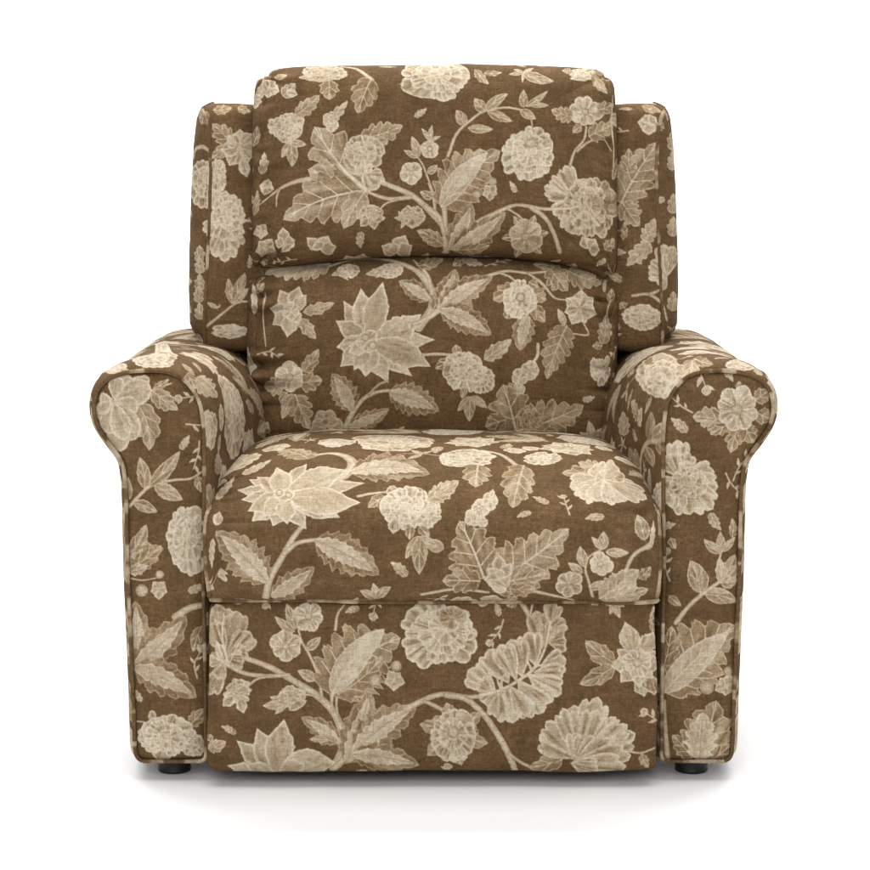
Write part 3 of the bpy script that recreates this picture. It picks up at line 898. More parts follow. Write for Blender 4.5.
# ---- footrest, right half
p = pen('footrest', 430, 590, 230 / 870, 18)
p.stem([(-90, 450), (0, 406), (60, 394), (150, 405), (250, 394)], 24, 16)
p.stem([(60, 398), (140, 415), (210, 480), (270, 570), (305, 640), (325, 690)], 22, 24)
p.stem([(-20, 420), (40, 450), (78, 482)], 18, 14)
p.stem([(298, 618), (340, 650), (380, 670)], 12, 12)
p.stem([(376, 150), (372, 95), (345, 46)], 14, 22); p.stem([(376, 140), (380, 90), (392, 40)], 10, 12)
p.peony((38, 165), 160, 138, rings=((1., 9), (.74, 8), (.48, 6)), off=(.25, -.3))
p.petal((90, 110), (60, 70), 60, 'r', mid=.45, rim=.66); p.petal((85, 110), (135, 85), 60, 'r', mid=.45, rim=.66); p.petal((85, 105), (70, 150), 50, 'r', mid=.5, rim=.7); p.petal((85, 105), (30, 100), 60, 'r', mid=.45, rim=.66)
for k in range(6):
    a = .3 + k * 1.05
    p.leaf((90, 540), (90 + 135 * math.cos(a), 545 + 122 * math.sin(a)), 90, 3, .25, .05, 'lobe', .40, .64)
p.peony((88, 545), 95, 108, rings=((1., 9), (.66, 7)), off=(0, -.05), mid=.62, rim=.88); p.disc((88, 538), 24)
# the long feathered leaf
FE = [(425, 225, 400, 70, 80, .46), (440, 160, 515, 110, 70, .46), (455, 130, 470, 45, 70, .46), (445, 200, 522, 190, 80, .46), (430, 215, 450, 120, 60, .46),
      (400, 290, 368, 150, 90, .58), (350, 330, 305, 184, 110, .58), (300, 355, 215, 215, 110, .58), (250, 380, 140, 300, 100, .58), (330, 340, 260, 200, 90, .58), (240, 385, 180, 345, 60, .58),
      (415, 290, 518, 262, 90, .56), (390, 310, 510, 325, 90, .56), (370, 325, 500, 395, 100, .56), (330, 345, 435, 470, 110, .56), (290, 365, 315, 512, 110, .56), (250, 385, 215, 445, 80, .56), (300, 360, 380, 480, 80, .56), (265, 375, 255, 490, 80, .56)]
for bx, by, tx, ty, w, md in FE:
    p.petal((bx, by), (tx, ty), w * 1.12, 's', mid=md, rim=.74 if md < .5 else .88, grad=.10)
p.stem([(190, 398), (260, 382), (330, 345), (395, 295), (435, 220), (455, 120)], 16, 9, .76)
for bx, by, tx, ty in ((270, 378, 290, 310), (270, 378, 258, 320), (330, 345, 300, 290), (335, 345, 400, 375), (280, 372, 300, 430), (385, 303, 370, 250), (390, 300, 440, 285), (360, 325, 430, 330)):
    p.line([(bx, by), ((bx + tx) / 2 - 8, (by + ty) / 2 - 6), (tx, ty)], 12, 5, .74, n=10)
p.leaf((700, 278), (588, 192), 84, 3, .2, -.08, 'saw', .46, .74); p.leaf((700, 288), (566, 356), 76, 3, .2, -.06, 'saw', .46, .74)
p.petal((790, 330), (812, 405), 60, 'p', mid=.5); p.petal((830, 320), (850, 400), 60, 'p', mid=.5)
p.flower((785, 275), 98, 9, .15, kind='p', eye=0, wid=1.15, mid=.62); p.petal((770, 240), (738, 120), 80, 'p', mid=.62); p.petal((800, 240), (848, 158), 70, 'p', mid=.62)
p.flower((785, 275), 62, 8, .3, eye=.3, mid=.7)
p.leaf((500, 642), (372, 672), 70, 3, .2, -.06, 'lobe', .44, .68)
for t in ((412, 545, 120), (432, 485, 100), (545, 422, 130), (640, 394, 120), (705, 478, 100), (782, 540, 120), (640, 440, 110), (500, 440, 90), (760, 500, 90)):
    p.petal((560, 640), t[:2], t[2], 's', mid=.60, rim=.9)
for t in ((560, 530, 90), (600, 545, 90), (655, 575, 110), (690, 560, 80)):
    p.petal((545, 650), t[:2], t[2], 's', mid=.56, rim=.86)
for t in ((765, 625, 110), (740, 668, 100), (640, 680, 90)):
    p.petal((530, 655), t[:2], t[2], 's', mid=.62, rim=.9)
p.stem([(755, 612), (800, 616), (850, 598)], 9, 8); p.leaf((800, 620), (825, 672), 44, 3)
p.sprig((700, 50), [(655, 50), (718, 105), (680, 92), (735, 62)], .5)
p.leaf((840, 160), (845, 60), 40, 4, .3); p.leaf((330, 50), (290, 60), 40, 3); p.leaf((640, 42), (610, 55), 30, 2)
p.petal((230, 44), (180, 52), 30, 'r', mid=.5)

# ---- left arm: front panel
AS = 190 / 689
p = pen('front_l', 80, 320, AS, 19)
p.stem([(190, 300), (260, 256), (330, 230)], 9, 8)
p.stem([(180, 675), (250, 606), (330, 582), (400, 575), (445, 548)], 15, 9)
p.leaf((265, 250), (322, 215), 34, 3, .3); p.leaf((265, 258), (355, 326), 72, 4, .14, .06, 'lobe', .5, .76)
p.leaf((210, 308), (250, 472), 100, 4, .24, -.2, 'lobe', .52, .78)
p.bloom((120, 288), [(180, 196, 90), (140, 200, 60), (70, 300, 70), (75, 370, 80), (150, 485, 90), (110, 420, 90), (62, 340, 50), (258, 205, 60)], kind='r', mid=.62)
p.bloom((120, 288), [(266, 240, 100), (212, 330, 80), (205, 440, 100), (165, 440, 80)], kind='r', mid=.64)
for b, t, w in (((235, 612), (216, 498), 50), ((250, 602), (362, 476), 52), ((270, 600), (372, 652), 56), ((195, 662), (280, 696), 44), ((425, 568), (440, 625), 40), ((180, 650), (175, 570), 30)):
    p.leaf(b, t, w, 3, .1, p.r.uniform(-.1, .1), 'plain', .5, .78)
p.peony((395, 800), 92, 128, rings=((1., 8), (.74, 7), (.46, 6)))
p.leaf((172, 880), (240, 742), 70, 3, .25, .08, 'saw', .46, .74); p.leaf((170, 880), (302, 828), 90, 4, .25, -.08, 'saw', .46, .74, two=.7)
p = pen('front_l', 100, 540, 160 / 557, 20)
p.leaf((100, 100), (215, 20), 80, 4, .3); p.leaf((100, 110), (165, 90), 50, 3, .3, .05, 'saw', .58, .8)
p.stem([(100, 132), (150, 140), (205, 130)], 8, 5); berry(p, 145, 176, 22); berry(p, 208, 120, 15); star(p, (205, 172), 36)
p.stem([(262, 268), (310, 238), (358, 226)], 26, 22)
two_leaf(p, (115, 442), (122, 214), 120, 5); two_leaf(p, (117, 440), (300, 264), 140, 5); two_leaf(p, (117, 442), (336, 548), 140, 5, -.08)
p.leaf((355, 300), (325, 388), 50, 3, .2)
p.stem([(100, 630), (140, 632), (180, 640)], 8, 6); p.leaf((310, 645), (362, 586), 60, 3, .3)
p.peony((320, 715), 46, 46, rings=((1., 7), (.6, 5)), mid=.62); p.petal((185, 640), (180, 592), 30, 'r', mid=.56)
p.peony((230, 685), 102, 84, rings=((1., 10), (.76, 9), (.54, 7), (.3, 4)), mid=.66)

# ---- right arm: front panel
p = pen('front_r', 600, 320, AS, 21)
p.leaf((450, 365), (336, 350), 96, 4, .3, .05, 'lobe', .54, .8); p.leaf((470, 380), (400, 415), 60, 3); p.leaf((500, 390), (474, 482), 66, 3, .25, .05, 'lobe'); p.leaf((525, 385), (558, 445), 80, 3, .25, .05, 'lobe')
p.leaf((560, 290), (614, 252), 66, 3, .2); p.leaf((570, 335), (622, 360), 70, 3, .2); p.leaf((500, 250), (505, 222), 30, 2)
p.flower((498, 324), 86, 8, .3, eye=.24, mid=.68)
for t in ((280, 425, 90), (320, 475, 80), (345, 520, 70), (240, 480, 90), (420, 550, 100), (432, 608, 100), (415, 690, 110), (330, 714, 110), (262, 690, 100), (230, 620, 100)):
    p.petal((290, 575), t[:2], t[2], 's', mid=.62, rim=.9)
p.peony((325, 590), 74, 62, rings=((1., 9), (.66, 7), (.36, 5)), mid=.58, rim=.86)
p.stem([(430, 900), (445, 820), (490, 790)], 9, 6); p.sprig((438, 845), [(378, 795), (436, 768)], .45); p.leaf((480, 790), (480, 720), 36, 3)
p.leaf((255, 790), (275, 830), 36, 2)
p = pen('front_r', 600, 540, 170 / 592, 22)
p.stem([(265, 288), (310, 230), (370, 178), (440, 130)], 18, 12)
p.stem([(412, 120), (418, 60), (436, 10)], 9, 6)
p.leaf((350, 185), (314, 72), 72, 3, .1, .12, 'plain', .5, .78); p.leaf((365, 190), (478, 215), 56, 3, .1, -.12, 'plain', .5, .78); p.leaf((240, 195), (282, 228), 34, 2, .1)
p.sprig((425, 40), [(385, 5), (470, -10)], .4)
for t in ((470, 50, 60), (478, 90, 60), (415, 60, 40), (478, 140, 50)):
    p.leaf((420, 150), t[:2], t[2], 3, .2, .05, 'saw', .52, .78)
p.leaf((222, 530), (478, 300), 250, 8, .26, -.14, 'lobe', .44, .72); p.leaf((222, 440), (250, 300), 90, 4, .3, .05, 'lobe', .44, .72)
p.leaf((222, 532), (448, 322), 96, 7, .1, -.06, 'plain', .68, .9, vein=.78)
p.stem([(310, 478), (390, 480), (452, 458)], 10, 6); berry(p, 372, 514, 25); berry(p, 446, 458, 17); star(p, (438, 508), 42)
p.leaf((345, 768), (405, 560), 190, 5, .26, .03, 'lobe', .44, .72); p.leaf((320, 760), (252, 680), 80, 4, .26)
p.leaf((345, 768), (358, 600), 130, 5, .36, .02, 'saw', .72, .92, vein=.5); p.leaf((390, 765), (458, 708), 60, 3)
p.stem([(224, 560), (226, 640), (236, 768)], 14, 22); p.leaf((470, 660), (455, 620), 26, 2)

# ---- arm tops and sides seen from the front
p = pen('arm_r', 600, 320, AS, 23)
p.stem([(148, 580), (150, 490), (180, 440), (245, 452)], 9, 7)
for b, t, w in (((178, 438), (186, 332), 36), ((186, 430), (268, 364), 54), ((205, 442), (252, 505), 44), ((165, 460), (192, 532), 36)):
    p.leaf(b, t, w, 3, .1, p.r.uniform(-.1, .1), 'plain', .5, .78)
p.peony((225, 205), 95, 90, rings=((1., 10), (.74, 9), (.48, 6)), mid=.66); p.leaf((335, 145), (330, 212), 70, 3, .3, .05, 'lobe', .54, .8); p.leaf((340, 140), (410, 160), 44, 3); p.leaf((320, 270), (345, 322), 40, 3)
p.peony((515, 160), 66, 24, rings=((1., 9), (.55, 6)), mid=.66); p.leaf((560, 170), (590, 200), 30, 3)
p.peony((225, 650), 44, 72, rings=((1., 9), (.6, 6)), mid=.66); p.leaf((85, 420), (82, 330), 44, 4, .3, .04, 'lobe', .6, .84)
p = pen('arm_l', 80, 320, AS, 24)
p.peony((270, 135), 95, 42, rings=((1., 10), (.74, 9), (.48, 6)), mid=.66); p.peony((130, 175), 50, 24, rings=((1., 8), (.55, 6)), mid=.66)
p.peony((468, 395), 30, 80, rings=((1., 9), (.66, 7)), mid=.66); p.leaf((420, 210), (500, 280), 70, 4, .3, .04, 'lobe', .6, .84); p.leaf((390, 190), (420, 250), 50, 3)
p.leaf((500, 560), (500, 480), 30, 4, .3, .04, 'lobe', .56, .8)

# ---- wings
p = pen('wing_l', 170, 90, 250 / 870, 25)
p.leaf((215, 190), (148, 118), 76, 4, .26, .05, 'lobe', .46, .72); p.leaf((215, 200), (140, 238), 50, 3, .2, .05, 'lobe', .46, .72)
p.flower((242, 200), 68, 7, .3, kind='p', wid=1.2, eye=.2, mid=.62); p.petal((250, 240), (268, 305), 40, 'p')
p.stem([(82, 235), (90, 205), (115, 198), (140, 215)], 11, 9)
p.peony((118, 325), 56, 84, rings=((1., 9), (.74, 8), (.46, 6)), mid=.62); p.peony((165, 300), 36, 60, rings=((1., 8), (.5, 5)), mid=.62)
for t in ((190, 600, 90), (150, 580, 70), (235, 560, 80), (250, 520, 60), (110, 490, 60), (225, 360, 70), (160, 345, 80), (262, 430, 60)):
    p.petal((195, 460), t[:2], t[2], 's', mid=.62, rim=.9)
p.peony((200, 440), 66, 84, rings=((1., 9), (.74, 8), (.46, 6)), mid=.66)
p.stem([(128, 822), (180, 780), (230, 742), (275, 735)], 11, 8); p.sprig((222, 745), [(204, 656), (262, 636), (275, 690)], .36); p.sprig((165, 760), [(128, 740), (175, 748)], .4)
for y in (560, 600, 660, 700, 760):
    p.leaf((100 + (y % 7), y + 40), (105 - (y % 9), y - 20), 40, 3, .3, .05, 'lobe', .56, .82)
p.peony((205, 838), 64, 28, rings=((1., 8), (.55, 5)), mid=.6); p.leaf((150, 70), (215, 62), 40, 3, .3); p.leaf((130, 75), (110, 120), 40, 3, .3); p.leaf((235, 60), (280, 75), 34, 3, .3)
p = pen('wing_r', 590, 90, 250 / 870, 26)
p.bloom((205, 115), [(165, 112, 40), (190, 85, 40), (232, 95, 50), (205, 158, 50)], mid=.6); p.leaf((235, 140), (250, 110), 40, 3); p.leaf((180, 55), (250, 75), 34, 3)
p.leaf((108, 395), (238, 182), 150, 6, .28, -.06, 'lobe', .46, .78, vein=.8); p.leaf((112, 390), (172, 474), 90, 4, .3, .05, 'lobe', .46, .76); p.leaf((130, 290), (135, 205), 60, 4, .3, .05, 'lobe', .46, .76)
p.leaf((190, 528), (226, 446), 60, 4, .3, .05, 'lobe', .6, .84); p.leaf((212, 535), (128, 612), 66, 4, .3, .05, 'lobe', .58, .84)
for t in ((200, 632, 60), (212, 590, 60), (255, 530, 70), (235, 680, 60), (282, 560, 60)):
    p.petal((268, 650), t[:2], t[2], 's', mid=.62, rim=.9)
p.stem([(148, 716), (205, 712), (250, 745), (268, 800)], 10, 12); p.stem([(210, 710), (260, 690)], 12, 9)
p.peony((180, 790), 74, 50, rings=((1., 9), (.74, 8), (.46, 6)), mid=.62); p.leaf((120, 760), (105, 740), 40, 2); p.leaf((115, 520), (120, 460), 30, 3)
for y in (160, 230, 380, 460, 560, 720):
    p.leaf((285, y + 50), (290, y - 20), 44, 3, .3, .05, 'lobe', .54, .8)


# ---- the rest of the cloth, where the photograph only sees it edge on or not at all
def scatter(key, seed, maxface, tries=900, unit=.00034, small=False):
    pan = panels[key]
    pan.prep()
    N = normals(pan.P); V = CAM - pan.P
    f = (N * V).sum(-1) / np.linalg.norm(V, axis=-1)
    r = np.random.default_rng(seed)
    n, m = pan.tone.shape
    for k in range(tries):
        i, j = r.integers(n), r.integers(m)
        if f[i, j] > maxface:
            continue
        big = k < tries * .45
        R = (r.uniform(.046, .066) if k < tries * .2 else r.uniform(.030, .045)) if big else r.uniform(.014, .024)
        if small:
            big, R = False, (r.uniform(.018, .026) if k < tries * .6 else r.uniform(.009, .014))
        s0, t0 = pan.S[i, j], pan.T[i, j]
        m_ = (1.12 if R > .016 else 1.4) if small else 1.05
        w = pan.window((s0 - R * m_, t0 - R * m_), (s0 + R * m_, t0 + R * m_))
        if w is None:
            continue
        d = np.hypot(pan.S[w] - s0, pan.T[w] - t0) < R * m_
        if (pan.tone[w][d] > .05).mean() > (.02 if small else .04) or (f[w][d] > maxface + .22).mean() > .1:
            continue
        a = r.uniform(0, 6.28); ca, sa = math.cos(a), math.sin(a)
        q = Pen(pan, lambda z, s0=s0, t0=t0, ca=ca, sa=sa: np.stack([s0 + unit * (np.asarray(z)[:, 0] * ca - np.asarray(z)[:, 1] * sa), t0 + unit * (np.asarray(z)[:, 0] * sa + np.asarray(z)[:, 1] * ca)], 1), int(r.integers(1 << 30)))
        u = R / unit
        c = r.integers(3, 6) if small else r.integers(6)
        if small and R > .016:
            bd = r.uniform(-.5, .5)
            P_ = [(-u * .9, u * .5), (-u * .2, u * bd * .6), (u * .9, -u * .5)]
            q.stem(P_, 9, 5)
            sp = spline(P_, 9)
            for e_, sg in ((2, 1), (4, -1), (5, 1), (7, -1)):
                dv = sp[e_ + 1] - sp[e_ - 1]; dv = dv / np.linalg.norm(dv)
                L_ = u * r.uniform(.42, .6)
                q.leaf(sp[e_], sp[e_] + L_ * np.array([dv[0] * .7 - sg * dv[1] * .75, dv[1] * .7 + sg * dv[0] * .75]), L_ * .42, 3, .1, .08 * sg, 'plain', .5, .76)
            if r.random() < .6:
                q.flower(sp[-1], u * .3, 5, .3, eye=.25)
        elif R > .045 and c > 2:
            for dx in (-1, 1):
                two_leaf(q, (0, u * .9), (dx * u * .8, -u * .4), u * .6)
            q.stem([(0, u), (u * .1, 0), (-u * .1, -u * .9)], 20, 12); q.leaf((0, u * .2), (0, -u), u * .6, 5, .28, .1, 'lobe', .5, .76)
        elif big and c < 2:
            q.peony((0, 0), u, u * .95)
        elif big and c == 2:
            q.leaf((0, u * 1.2), (0, -u * 1.2), u * 1.25, 6, .28, .1, 'lobe', .46, .74)
        elif big and c == 3:
            two_leaf(q, (-u, u * .5), (u * .2, -u), u * .9); two_leaf(q, (-u, u * .5), (u, u * .3), u * .9)
        elif big:
            q.flower((0, 0), u, 9, .2, kind='p', wid=1.15, layers=2, eye=.2)
        elif c < 2:
            q.flower((0, 0), u, 6, .2, eye=.25)
        elif c == 2:
            q.stem([(0, u * 1.3), (u * .2, 0), (0, -u * 1.2)], 9, 6); q.sprig((u * .1, u * .1), [(-u, -u * .5), (u, -u * .7), (u * .9, u * .6)])
        else:
            q.leaf((0, u * 1.1), (0, -u * 1.1), u * 1.1, 4, .28, .1, 'lobe', .5, .76)


for key, seed, mf, tr in (('arm_l', 71, .60, 3000), ('arm_r', 72, .60, 3000), ('seat', 73, .33, 1600), ('wing_l', 74, .2, 400), ('wing_r', 75, .2, 400),
                          ('upper', 76, .10, 400), ('lower', 77, .10, 400), ('back', 78, 9, 1500)):
    scatter(key, seed, mf, tr)

for i, key in enumerate(('upper', 'lower', 'seat', 'footrest', 'front_l', 'front_r', 'wing_l', 'wing_r')):
    scatter(key, 91 + i, 9, 330, small=True)

# faint flecks and rubbed threads all over the cloth
for i, pan in enumerate(panels.values()):
    fl = sstep(.80, .93, vnoise(pan.S * 420 + 3.1 * i, pan.T * 260 + 17, 801 + i)) * sstep(-.1, .5, vnoise(pan.S * 30, pan.T * 30 + i, 811 + i))
    pan.tone += .22 * fl * (pan.tone < .3)
    th_ = sstep(.86, .95, vnoise(pan.S * 60 + i, pan.T * 700, 821 + i)) + sstep(.86, .95, vnoise(pan.S * 700 + i, pan.T * 60, 831 + i))
    pan.tone += .10 * th_ * (pan.tone < .3)

# ------------------------------------------------------------------ materials
def new_mat(name):
    m = bpy.data.materials.new(name); m.use_nodes = True
    return m, m.node_tree, m.node_tree.nodes['Principled BSDF']


def lin(r, g, b, k=1.0):
    f = lambda c: ((c / 255 + .055) / 1.055) ** 2.4 if c > 10 else c / 255 / 12.92
    return (f(r) * k, f(g) * k, f(b) * k, 1)


def fabric():
    m, t, bs = new_mat('printed_linen')
    N, L = t.nodes, t.links
    def node(ty, **kw):
        n = N.new(ty)
        for k, v in kw.items():
            setattr(n, k, v)
        return n
    def math_(op, a, b=None, c=None):
        n = node('ShaderNodeMath', operation=op)
        for i, x in enumerate((a, b, c)):
            if x is None:
                continue
            if isinstance(x, (int, float)):
                n.inputs[i].default_value = x
            else:
                L.new(x, n.inputs[i])
        return n.outputs[0]
    at_ = node('ShaderNodeAttribute', attribute_name='tone')
    uv = node('ShaderNodeUVMap', uv_map='cloth')
    def noise(sx, sy, detail=2, rough=.5):
        mp = node('ShaderNodeMapping'); mp.inputs['Scale'].default_value = (sx, sy, 1)
        L.new(uv.outputs[0], mp.inputs['Vector'])
        n = node('ShaderNodeTexNoise'); n.inputs['Scale'].default_value = 1; n.inputs['Detail'].default_value = detail; n.inputs['Roughness'].default_value = rough
        L.new(mp.outputs[0], n.inputs['Vector'])
        return n.outputs[0]
    warp, weft = noise(620, 60, 1), noise(60, 620, 1)
    grain = noise(430, 430, 1)
    blot = noise(22, 22, 4, .6)
    slub = noise(9, 160, 2)
    # print tone roughened by the cloth
    fleck = noise(210, 260, 3, .7)
    v = math_('ADD', at_.outputs['Fac'], math_('MULTIPLY', math_('SUBTRACT', blot, .5), .16))
    v = math_('ADD', v, math_('MULTIPLY', math_('SUBTRACT', fleck, .5), .16))
    v = math_('ADD', v, math_('MULTIPLY', math_('SUBTRACT', grain, .5), .08))
    ramp = node('ShaderNodeValToRGB')
    cr = ramp.color_ramp
    K = ALB
    stops = [(0.0, lin(98, 75, 49, K)), (.12, lin(109, 85, 59, K)), (.32, lin(139, 117, 88, K)), (.55, lin(169, 151, 124, K)), (.75, lin(191, 176, 153, K)), (1.0, lin(211, 201, 182, K))]
    cr.elements[0].position, cr.elements[0].color = stops[0]
    cr.elements[1].position, cr.elements[1].color = stops[-1]
    for p, c in stops[1:-1]:
        e = cr.elements.new(p); e.color = c
    L.new(v, ramp.inputs[0])
    w = math_('ADD', math_('ADD', warp, weft), math_('MULTIPLY', slub, .5))
    w = math_('MULTIPLY_ADD', math_('SUBTRACT', w, 1.25), .50, 1.0)
    w = math_('MULTIPLY', w, math_('MULTIPLY_ADD', math_('SUBTRACT', grain, .5), .34, 1.0))
    slb = math_('ADD', noise(150, 55, 3, .65), noise(45, 170, 3, .65))
    w = math_('MULTIPLY', w, math_('MULTIPLY_ADD', math_('SUBTRACT', slb, 1.0), math_('MULTIPLY_ADD', at_.outputs['Fac'], -.40, .60), 1.0))
    dk = math_('MULTIPLY_ADD', at_.outputs['Fac'], -.75, 1.0)
    w = math_('MULTIPLY', w, math_('MULTIPLY_ADD', math_('SUBTRACT', fleck, .5), math_('MULTIPLY', dk, 1.2), 1.0))
    w = math_('MULTIPLY', w, math_('MULTIPLY_ADD', math_('SUBTRACT', blot, .5), math_('MULTIPLY', dk, 1.0), 1.0))
    mx = node('ShaderNodeVectorMath', operation='SCALE')
    L.new(ramp.outputs[0], mx.inputs[0]); L.new(w, mx.inputs['Scale'])
    L.new(mx.outputs[0], bs.inputs['Base Color'])
    bs.inputs['Roughness'].default_value = .92
    bs.inputs['Specular IOR Level'].default_value = .12
    bs.inputs['Sheen Weight'].default_value = 0
    bs.inputs['Sheen Roughness'].default_value = .5
    bp = node('ShaderNodeBump'); bp.inputs['Strength'].default_value = .35; bp.inputs['Distance'].default_value = .0005
    L.new(math_('ADD', w, grain), bp.inputs['Height'])
    L.new(bp.outputs[0], bs.inputs['Normal'])
    return m


ALB = .86
FAB = fabric()
m_foot, _, b_ = new_mat('black_plastic')
b_.inputs['Base Color'].default_value = (.006, .0058, .0055, 1); b_.inputs['Roughness'].default_value = .55
m_base, t_, b_ = new_mat('dark_lining')
b_.inputs['Base Color'].default_value = (.012, .009, .007, 1); b_.inputs['Roughness'].default_value = 1
m_floor, t_, b_ = new_mat('white_floor')
b_.inputs['Base Color'].default_value = (.9, .9, .9, 1); b_.inputs['Roughness'].default_value = .8
b_.inputs['Specular IOR Level'].default_value = .1
nz = t_.nodes.new('ShaderNodeTexNoise'); nz.inputs['Scale'].default_value = 3
rp = t_.nodes.new('ShaderNodeValToRGB'); rp.color_ramp.elements[0].color = (.87, .87, .87, 1); rp.color_ramp.elements[1].color = (.91, .91, .91, 1)
t_.links.new(nz.outputs[0], rp.inputs[0]); t_.links.new(rp.outputs[0], b_.inputs['Base Color'])


# ------------------------------------------------------------------ meshes
scene = bpy.context.scene
coll = scene.collection


def link(name, me, mat, parent):
    o = bpy.data.objects.new(name, me)
    me.materials.append(mat)
    coll.objects.link(o)
    if parent:
        o.parent = parent
    return o


def build(name, verts, quads, mat, parent, tone=None, st=None, smooth_=True):
    me = bpy.data.meshes.new(name)
    nv, nf = len(verts), len(quads)
    me.vertices.add(nv); me.vertices.foreach_set('co', np.ascontiguousarray(verts, np.float32).ravel())
    me.loops.add(nf * 4); me.loops.foreach_set('vertex_index', np.ascontiguousarray(quads, np.int32).ravel())
    me.polygons.add(nf)
    me.polygons.foreach_set('loop_start', np.arange(0, nf * 4, 4, dtype=np.int32))
    me.update(calc_edges=True)
    me.polygons.foreach_set('use_smooth', np.full(nf, smooth_))
    if tone is not None:
        a = me.attributes.new('tone', 'FLOAT', 'POINT')
        a.data.foreach_set('value', np.ascontiguousarray(tone, np.float32).ravel())
    if st is not None:
        uv = me.uv_layers.new(name='cloth')
        uv.data.foreach_set('uv', np.ascontiguousarray(st.reshape(-1, 2)[quads.ravel()], np.float32).ravel())
    me.validate()
    return link(name, me, mat, parent)


def grid_quads(n, m, wrap=False):
    i, j = np.meshgrid(np.arange(n - 1), np.arange(m if wrap else m - 1), indexing='ij')
    j2 = (j + 1) % m
    return np.stack([i * m + j, (i + 1) * m + j, (i + 1) * m + j2, i * m + j2], -1).reshape(-1, 4)


def cloth(name, pan, parent):
    n, m = pan.tone.shape
    return build(name, pan.P.reshape(-1, 3), grid_quads(n, m), FAB, parent, pan.tone, np.stack([pan.S, pan.T], -1))


def piping(name, curve, r, parent, seed, n=None, dens=18, tone=None):
    c = np.asarray(curve, float)
    L = np.linalg.norm(np.diff(c, axis=0), axis=1).sum()
    n = n or max(20, int(L / .0025))
    c = resample(c, n)
    t = np.gradient(c, axis=0); t /= np.linalg.norm(t, axis=1, keepdims=True) + 1e-12
    a = np.zeros_like(t); a[:, 1] = 1
    bad = np.abs(t[:, 1]) > .9
    a[bad] = (0, 0, 1)
    x = np.cross(t, a); x /= np.linalg.norm(x, axis=1, keepdims=True) + 1e-12
    y = np.cross(t, x)
    k = 10
    th = np.linspace(0, 2 * math.pi, k, endpoint=False)
    s = np.linspace(0, L, n)
    rr = r * (1 + .10 * vnoise(s / .012, s * 0 + 1, seed + 5))
    V = c[:, None] + (x[:, None] * np.cos(th)[None, :, None] + y[:, None] * np.sin(th)[None, :, None]) * rr[:, None, None]
    if tone is None:
        w = vnoise(s * dens * 2.2, s * 0 + 3, seed) + .5 * vnoise(s * dens * 5, s * 0 + 3, seed + 9)
        tone = .03 + .56 * sstep(.10, .35, w) * (.8 + .3 * vnoise(s * 90, s * 0, seed + 2))
    else:
        tone = np.interp(np.linspace(0, 1, n), np.linspace(0, 1, len(tone)), tone)
    tn = np.repeat(tone[:, None], k, 1)
    st = np.stack([np.repeat(s[:, None], k, 1), np.repeat((th * r)[None], n, 0)], -1)
    return build(name, V.reshape(-1, 3), grid_quads(n, k, True), FAB, parent, tn, st)


def box(name, lo, hi, bevel, mat, parent):
    import bmesh
    bm = bmesh.new()
    bmesh.ops.create_cube(bm, size=1)
    for v in bm.verts:
        for a in range(3):
            v.co[a] = lo[a] + (hi[a] - lo[a]) * (v.co[a] + .5)
    bmesh.ops.bevel(bm, geom=bm.edges[:], offset=bevel, segments=3, affect='EDGES', profile=.5)
    me = bpy.data.meshes.new(name); bm.to_mesh(me); bm.free()
    return link(name, me, mat, parent)


chair = bpy.data.objects.new('armchair', None)
coll.objects.link(chair)
chair['label'] = 'brown armchair upholstered in cream floral fabric with rolled arms'
chair['category'] = 'armchair'

cloth('back_cushion', panels['upper'], chair)
cloth('back_cushion', panels['lower'], chair)
seat = cloth('seat_cushion', panels['seat'], chair)
foot = cloth('footrest', panels['footrest'], chair)
Ps = panels['seat'].P
for key, j, sd in (('l', 6, 5), ('r', -7, 6)):
    e = Ps[int(.53 * SV):SV - 14, j].copy()
    e[:, 1] -= .0015
    piping('piping', e, .0036, seat, 900 + sd)
e = Ps[-4, 4:-4].copy(); e[:, 1] -= .002
piping('piping', e, .0038, seat, 911, dens=12)

for key, sgn in (('l', 1), ('r', -1)):
    arm = cloth('armrest', panels['arm_' + key], chair)
    fp = cloth('front_panel', panels['front_' + key], arm)
    c = out3.copy()
    if key == 'r':
        c[:, 0] = -c[:, 0] + ARM_R_SHIFT
    c[:, 1] = -.0012
    c = np.vstack([c, c[:1]])
    piping('piping', c, .0029, arm, 920 + sgn)
    w = cloth('back_wing', panels['wing_' + key], chair)
    pw = panels['wing_l'].P[8:-6]
    # welt along the outer front corner of the wing
    qx = proj(pw)
    want = np.interp(qx[:, 195, 1], [104, 109, 118, 127, 150, 176, 234, 277, 320, 340], [213, 204, 206, 208.5, 210.5, 211, 209, 207, 204.5, 205])
    jj = 80 + np.abs(qx[:, 80:247, 0] - want[:, None]).argmin(1)
    jj = np.convolve(np.pad(jj, 12, mode='edge'), np.ones(25) / 25, 'valid').round().astype(int)
    s = pw[np.arange(len(jj)), jj].copy()
    s = s[24:]
    if key == 'r':
        s[:, 0] = -s[:, 0] + .0008
    s[:, 1] -= .0006
    piping('piping', s, .0030, w, 930 + sgn, dens=14)
cloth('back_panel', panels['back'], chair)
box('base_frame', (-.315, .02, .035), (.315, .64, .30), .012, m_base, chair)

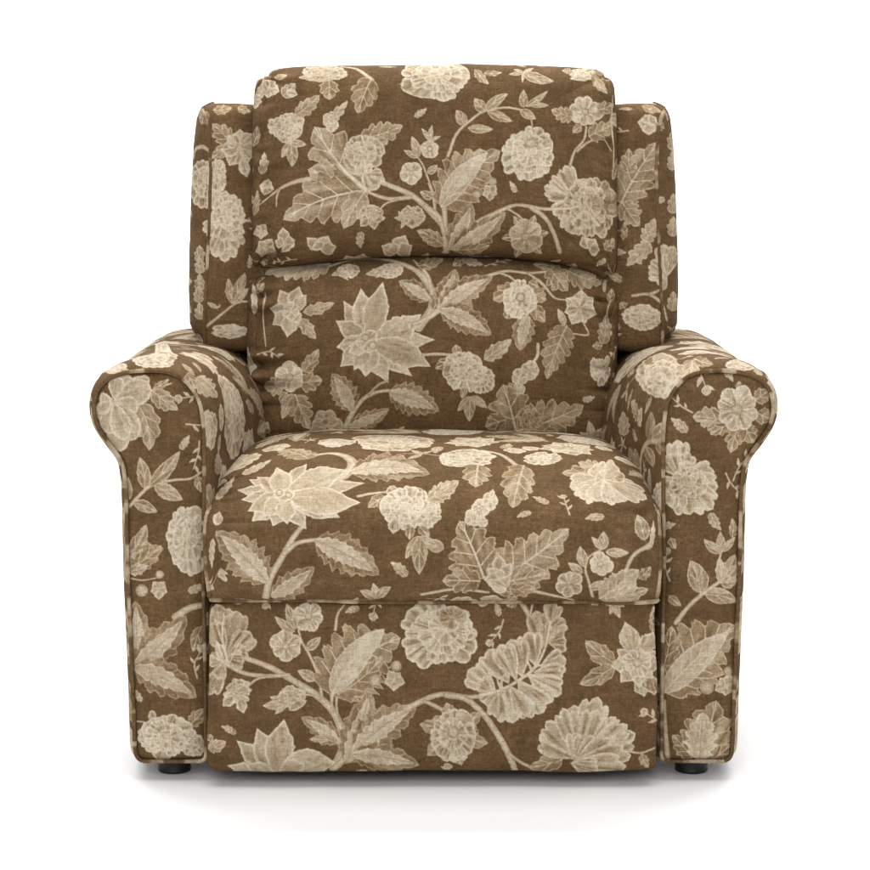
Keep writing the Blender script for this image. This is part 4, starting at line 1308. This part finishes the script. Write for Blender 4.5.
# feet: short tapered black pads
def foot_pad(x, y):
    prof = [(0, .0), (.0215, .0), (.0228, .0008), (.0236, .0024), (.0238, .0044), (.0230, .0052), (.0258, .022), (.0268, .040), (0, .040)]
    k = 32
    th = np.linspace(0, 2 * math.pi, k, endpoint=False)
    V = np.array([[(x + r * math.cos(a), y + r * math.sin(a), z) for a in th] for r, z in prof])
    V = V[::-1]
    return build('foot', V.reshape(-1, 3), grid_quads(len(prof), k, True), m_foot, chair)

for x in (-.371, .3705):
    for y in (.055, .58):
        foot_pad(x, y)

# ------------------------------------------------------------------ setting
import bmesh
bm = bmesh.new()
# studio sweep: floor that curves up into the backdrop
prof = [(-8, 0), (3.0, 0)] + [(3.0 + 1.5 * math.sin(a), 1.5 - 1.5 * math.cos(a)) for a in np.linspace(.05, math.pi / 2, 24)] + [(4.5, 7)]
rows = [[bm.verts.new((x, y, z)) for x in np.linspace(-9, 9, 3)] for y, z in prof]
for r0, r1 in zip(rows, rows[1:]):
    for j in range(2):
        f = bm.faces.new((r0[j], r0[j + 1], r1[j + 1], r1[j])); f.smooth = True
me = bpy.data.meshes.new('floor'); bm.to_mesh(me); bm.free()
fl = link('floor', me, m_floor, None)
fl['kind'] = 'structure'; fl['label'] = 'white studio floor curving up into a white backdrop'

w = bpy.data.worlds.new('World'); scene.world = w; w.use_nodes = True
bg = w.node_tree.nodes['Background']
bg.inputs[0].default_value = (1, 1, 1, 1); bg.inputs[1].default_value = WORLD


def area(name, loc, tgt, size, power):
    from mathutils import Vector
    l = bpy.data.lights.new(name, 'AREA'); l.shape = 'RECTANGLE'
    l.size, l.size_y = size; l.energy = power
    o = bpy.data.objects.new(name, l); coll.objects.link(o)
    o.location = loc
    o.rotation_euler = (Vector(tgt) - Vector(loc)).to_track_quat('-Z', 'Y').to_euler()
    return o


for args in LAMPS:
    area(*args)

cam = bpy.data.cameras.new('camera'); co = bpy.data.objects.new('camera', cam); coll.objects.link(co)
co.location = CAM; co.rotation_euler = (math.pi / 2 - TH, 0, 0)
cam.sensor_width = 36; cam.lens = FPX / 870 * 36; cam.clip_end = 100
scene.camera = co
scene.render.engine = 'CYCLES'
scene.view_settings.view_transform = 'Standard'
scene.view_settings.look = 'None'
scene.view_settings.exposure = 0
scene.view_settings.gamma = 1
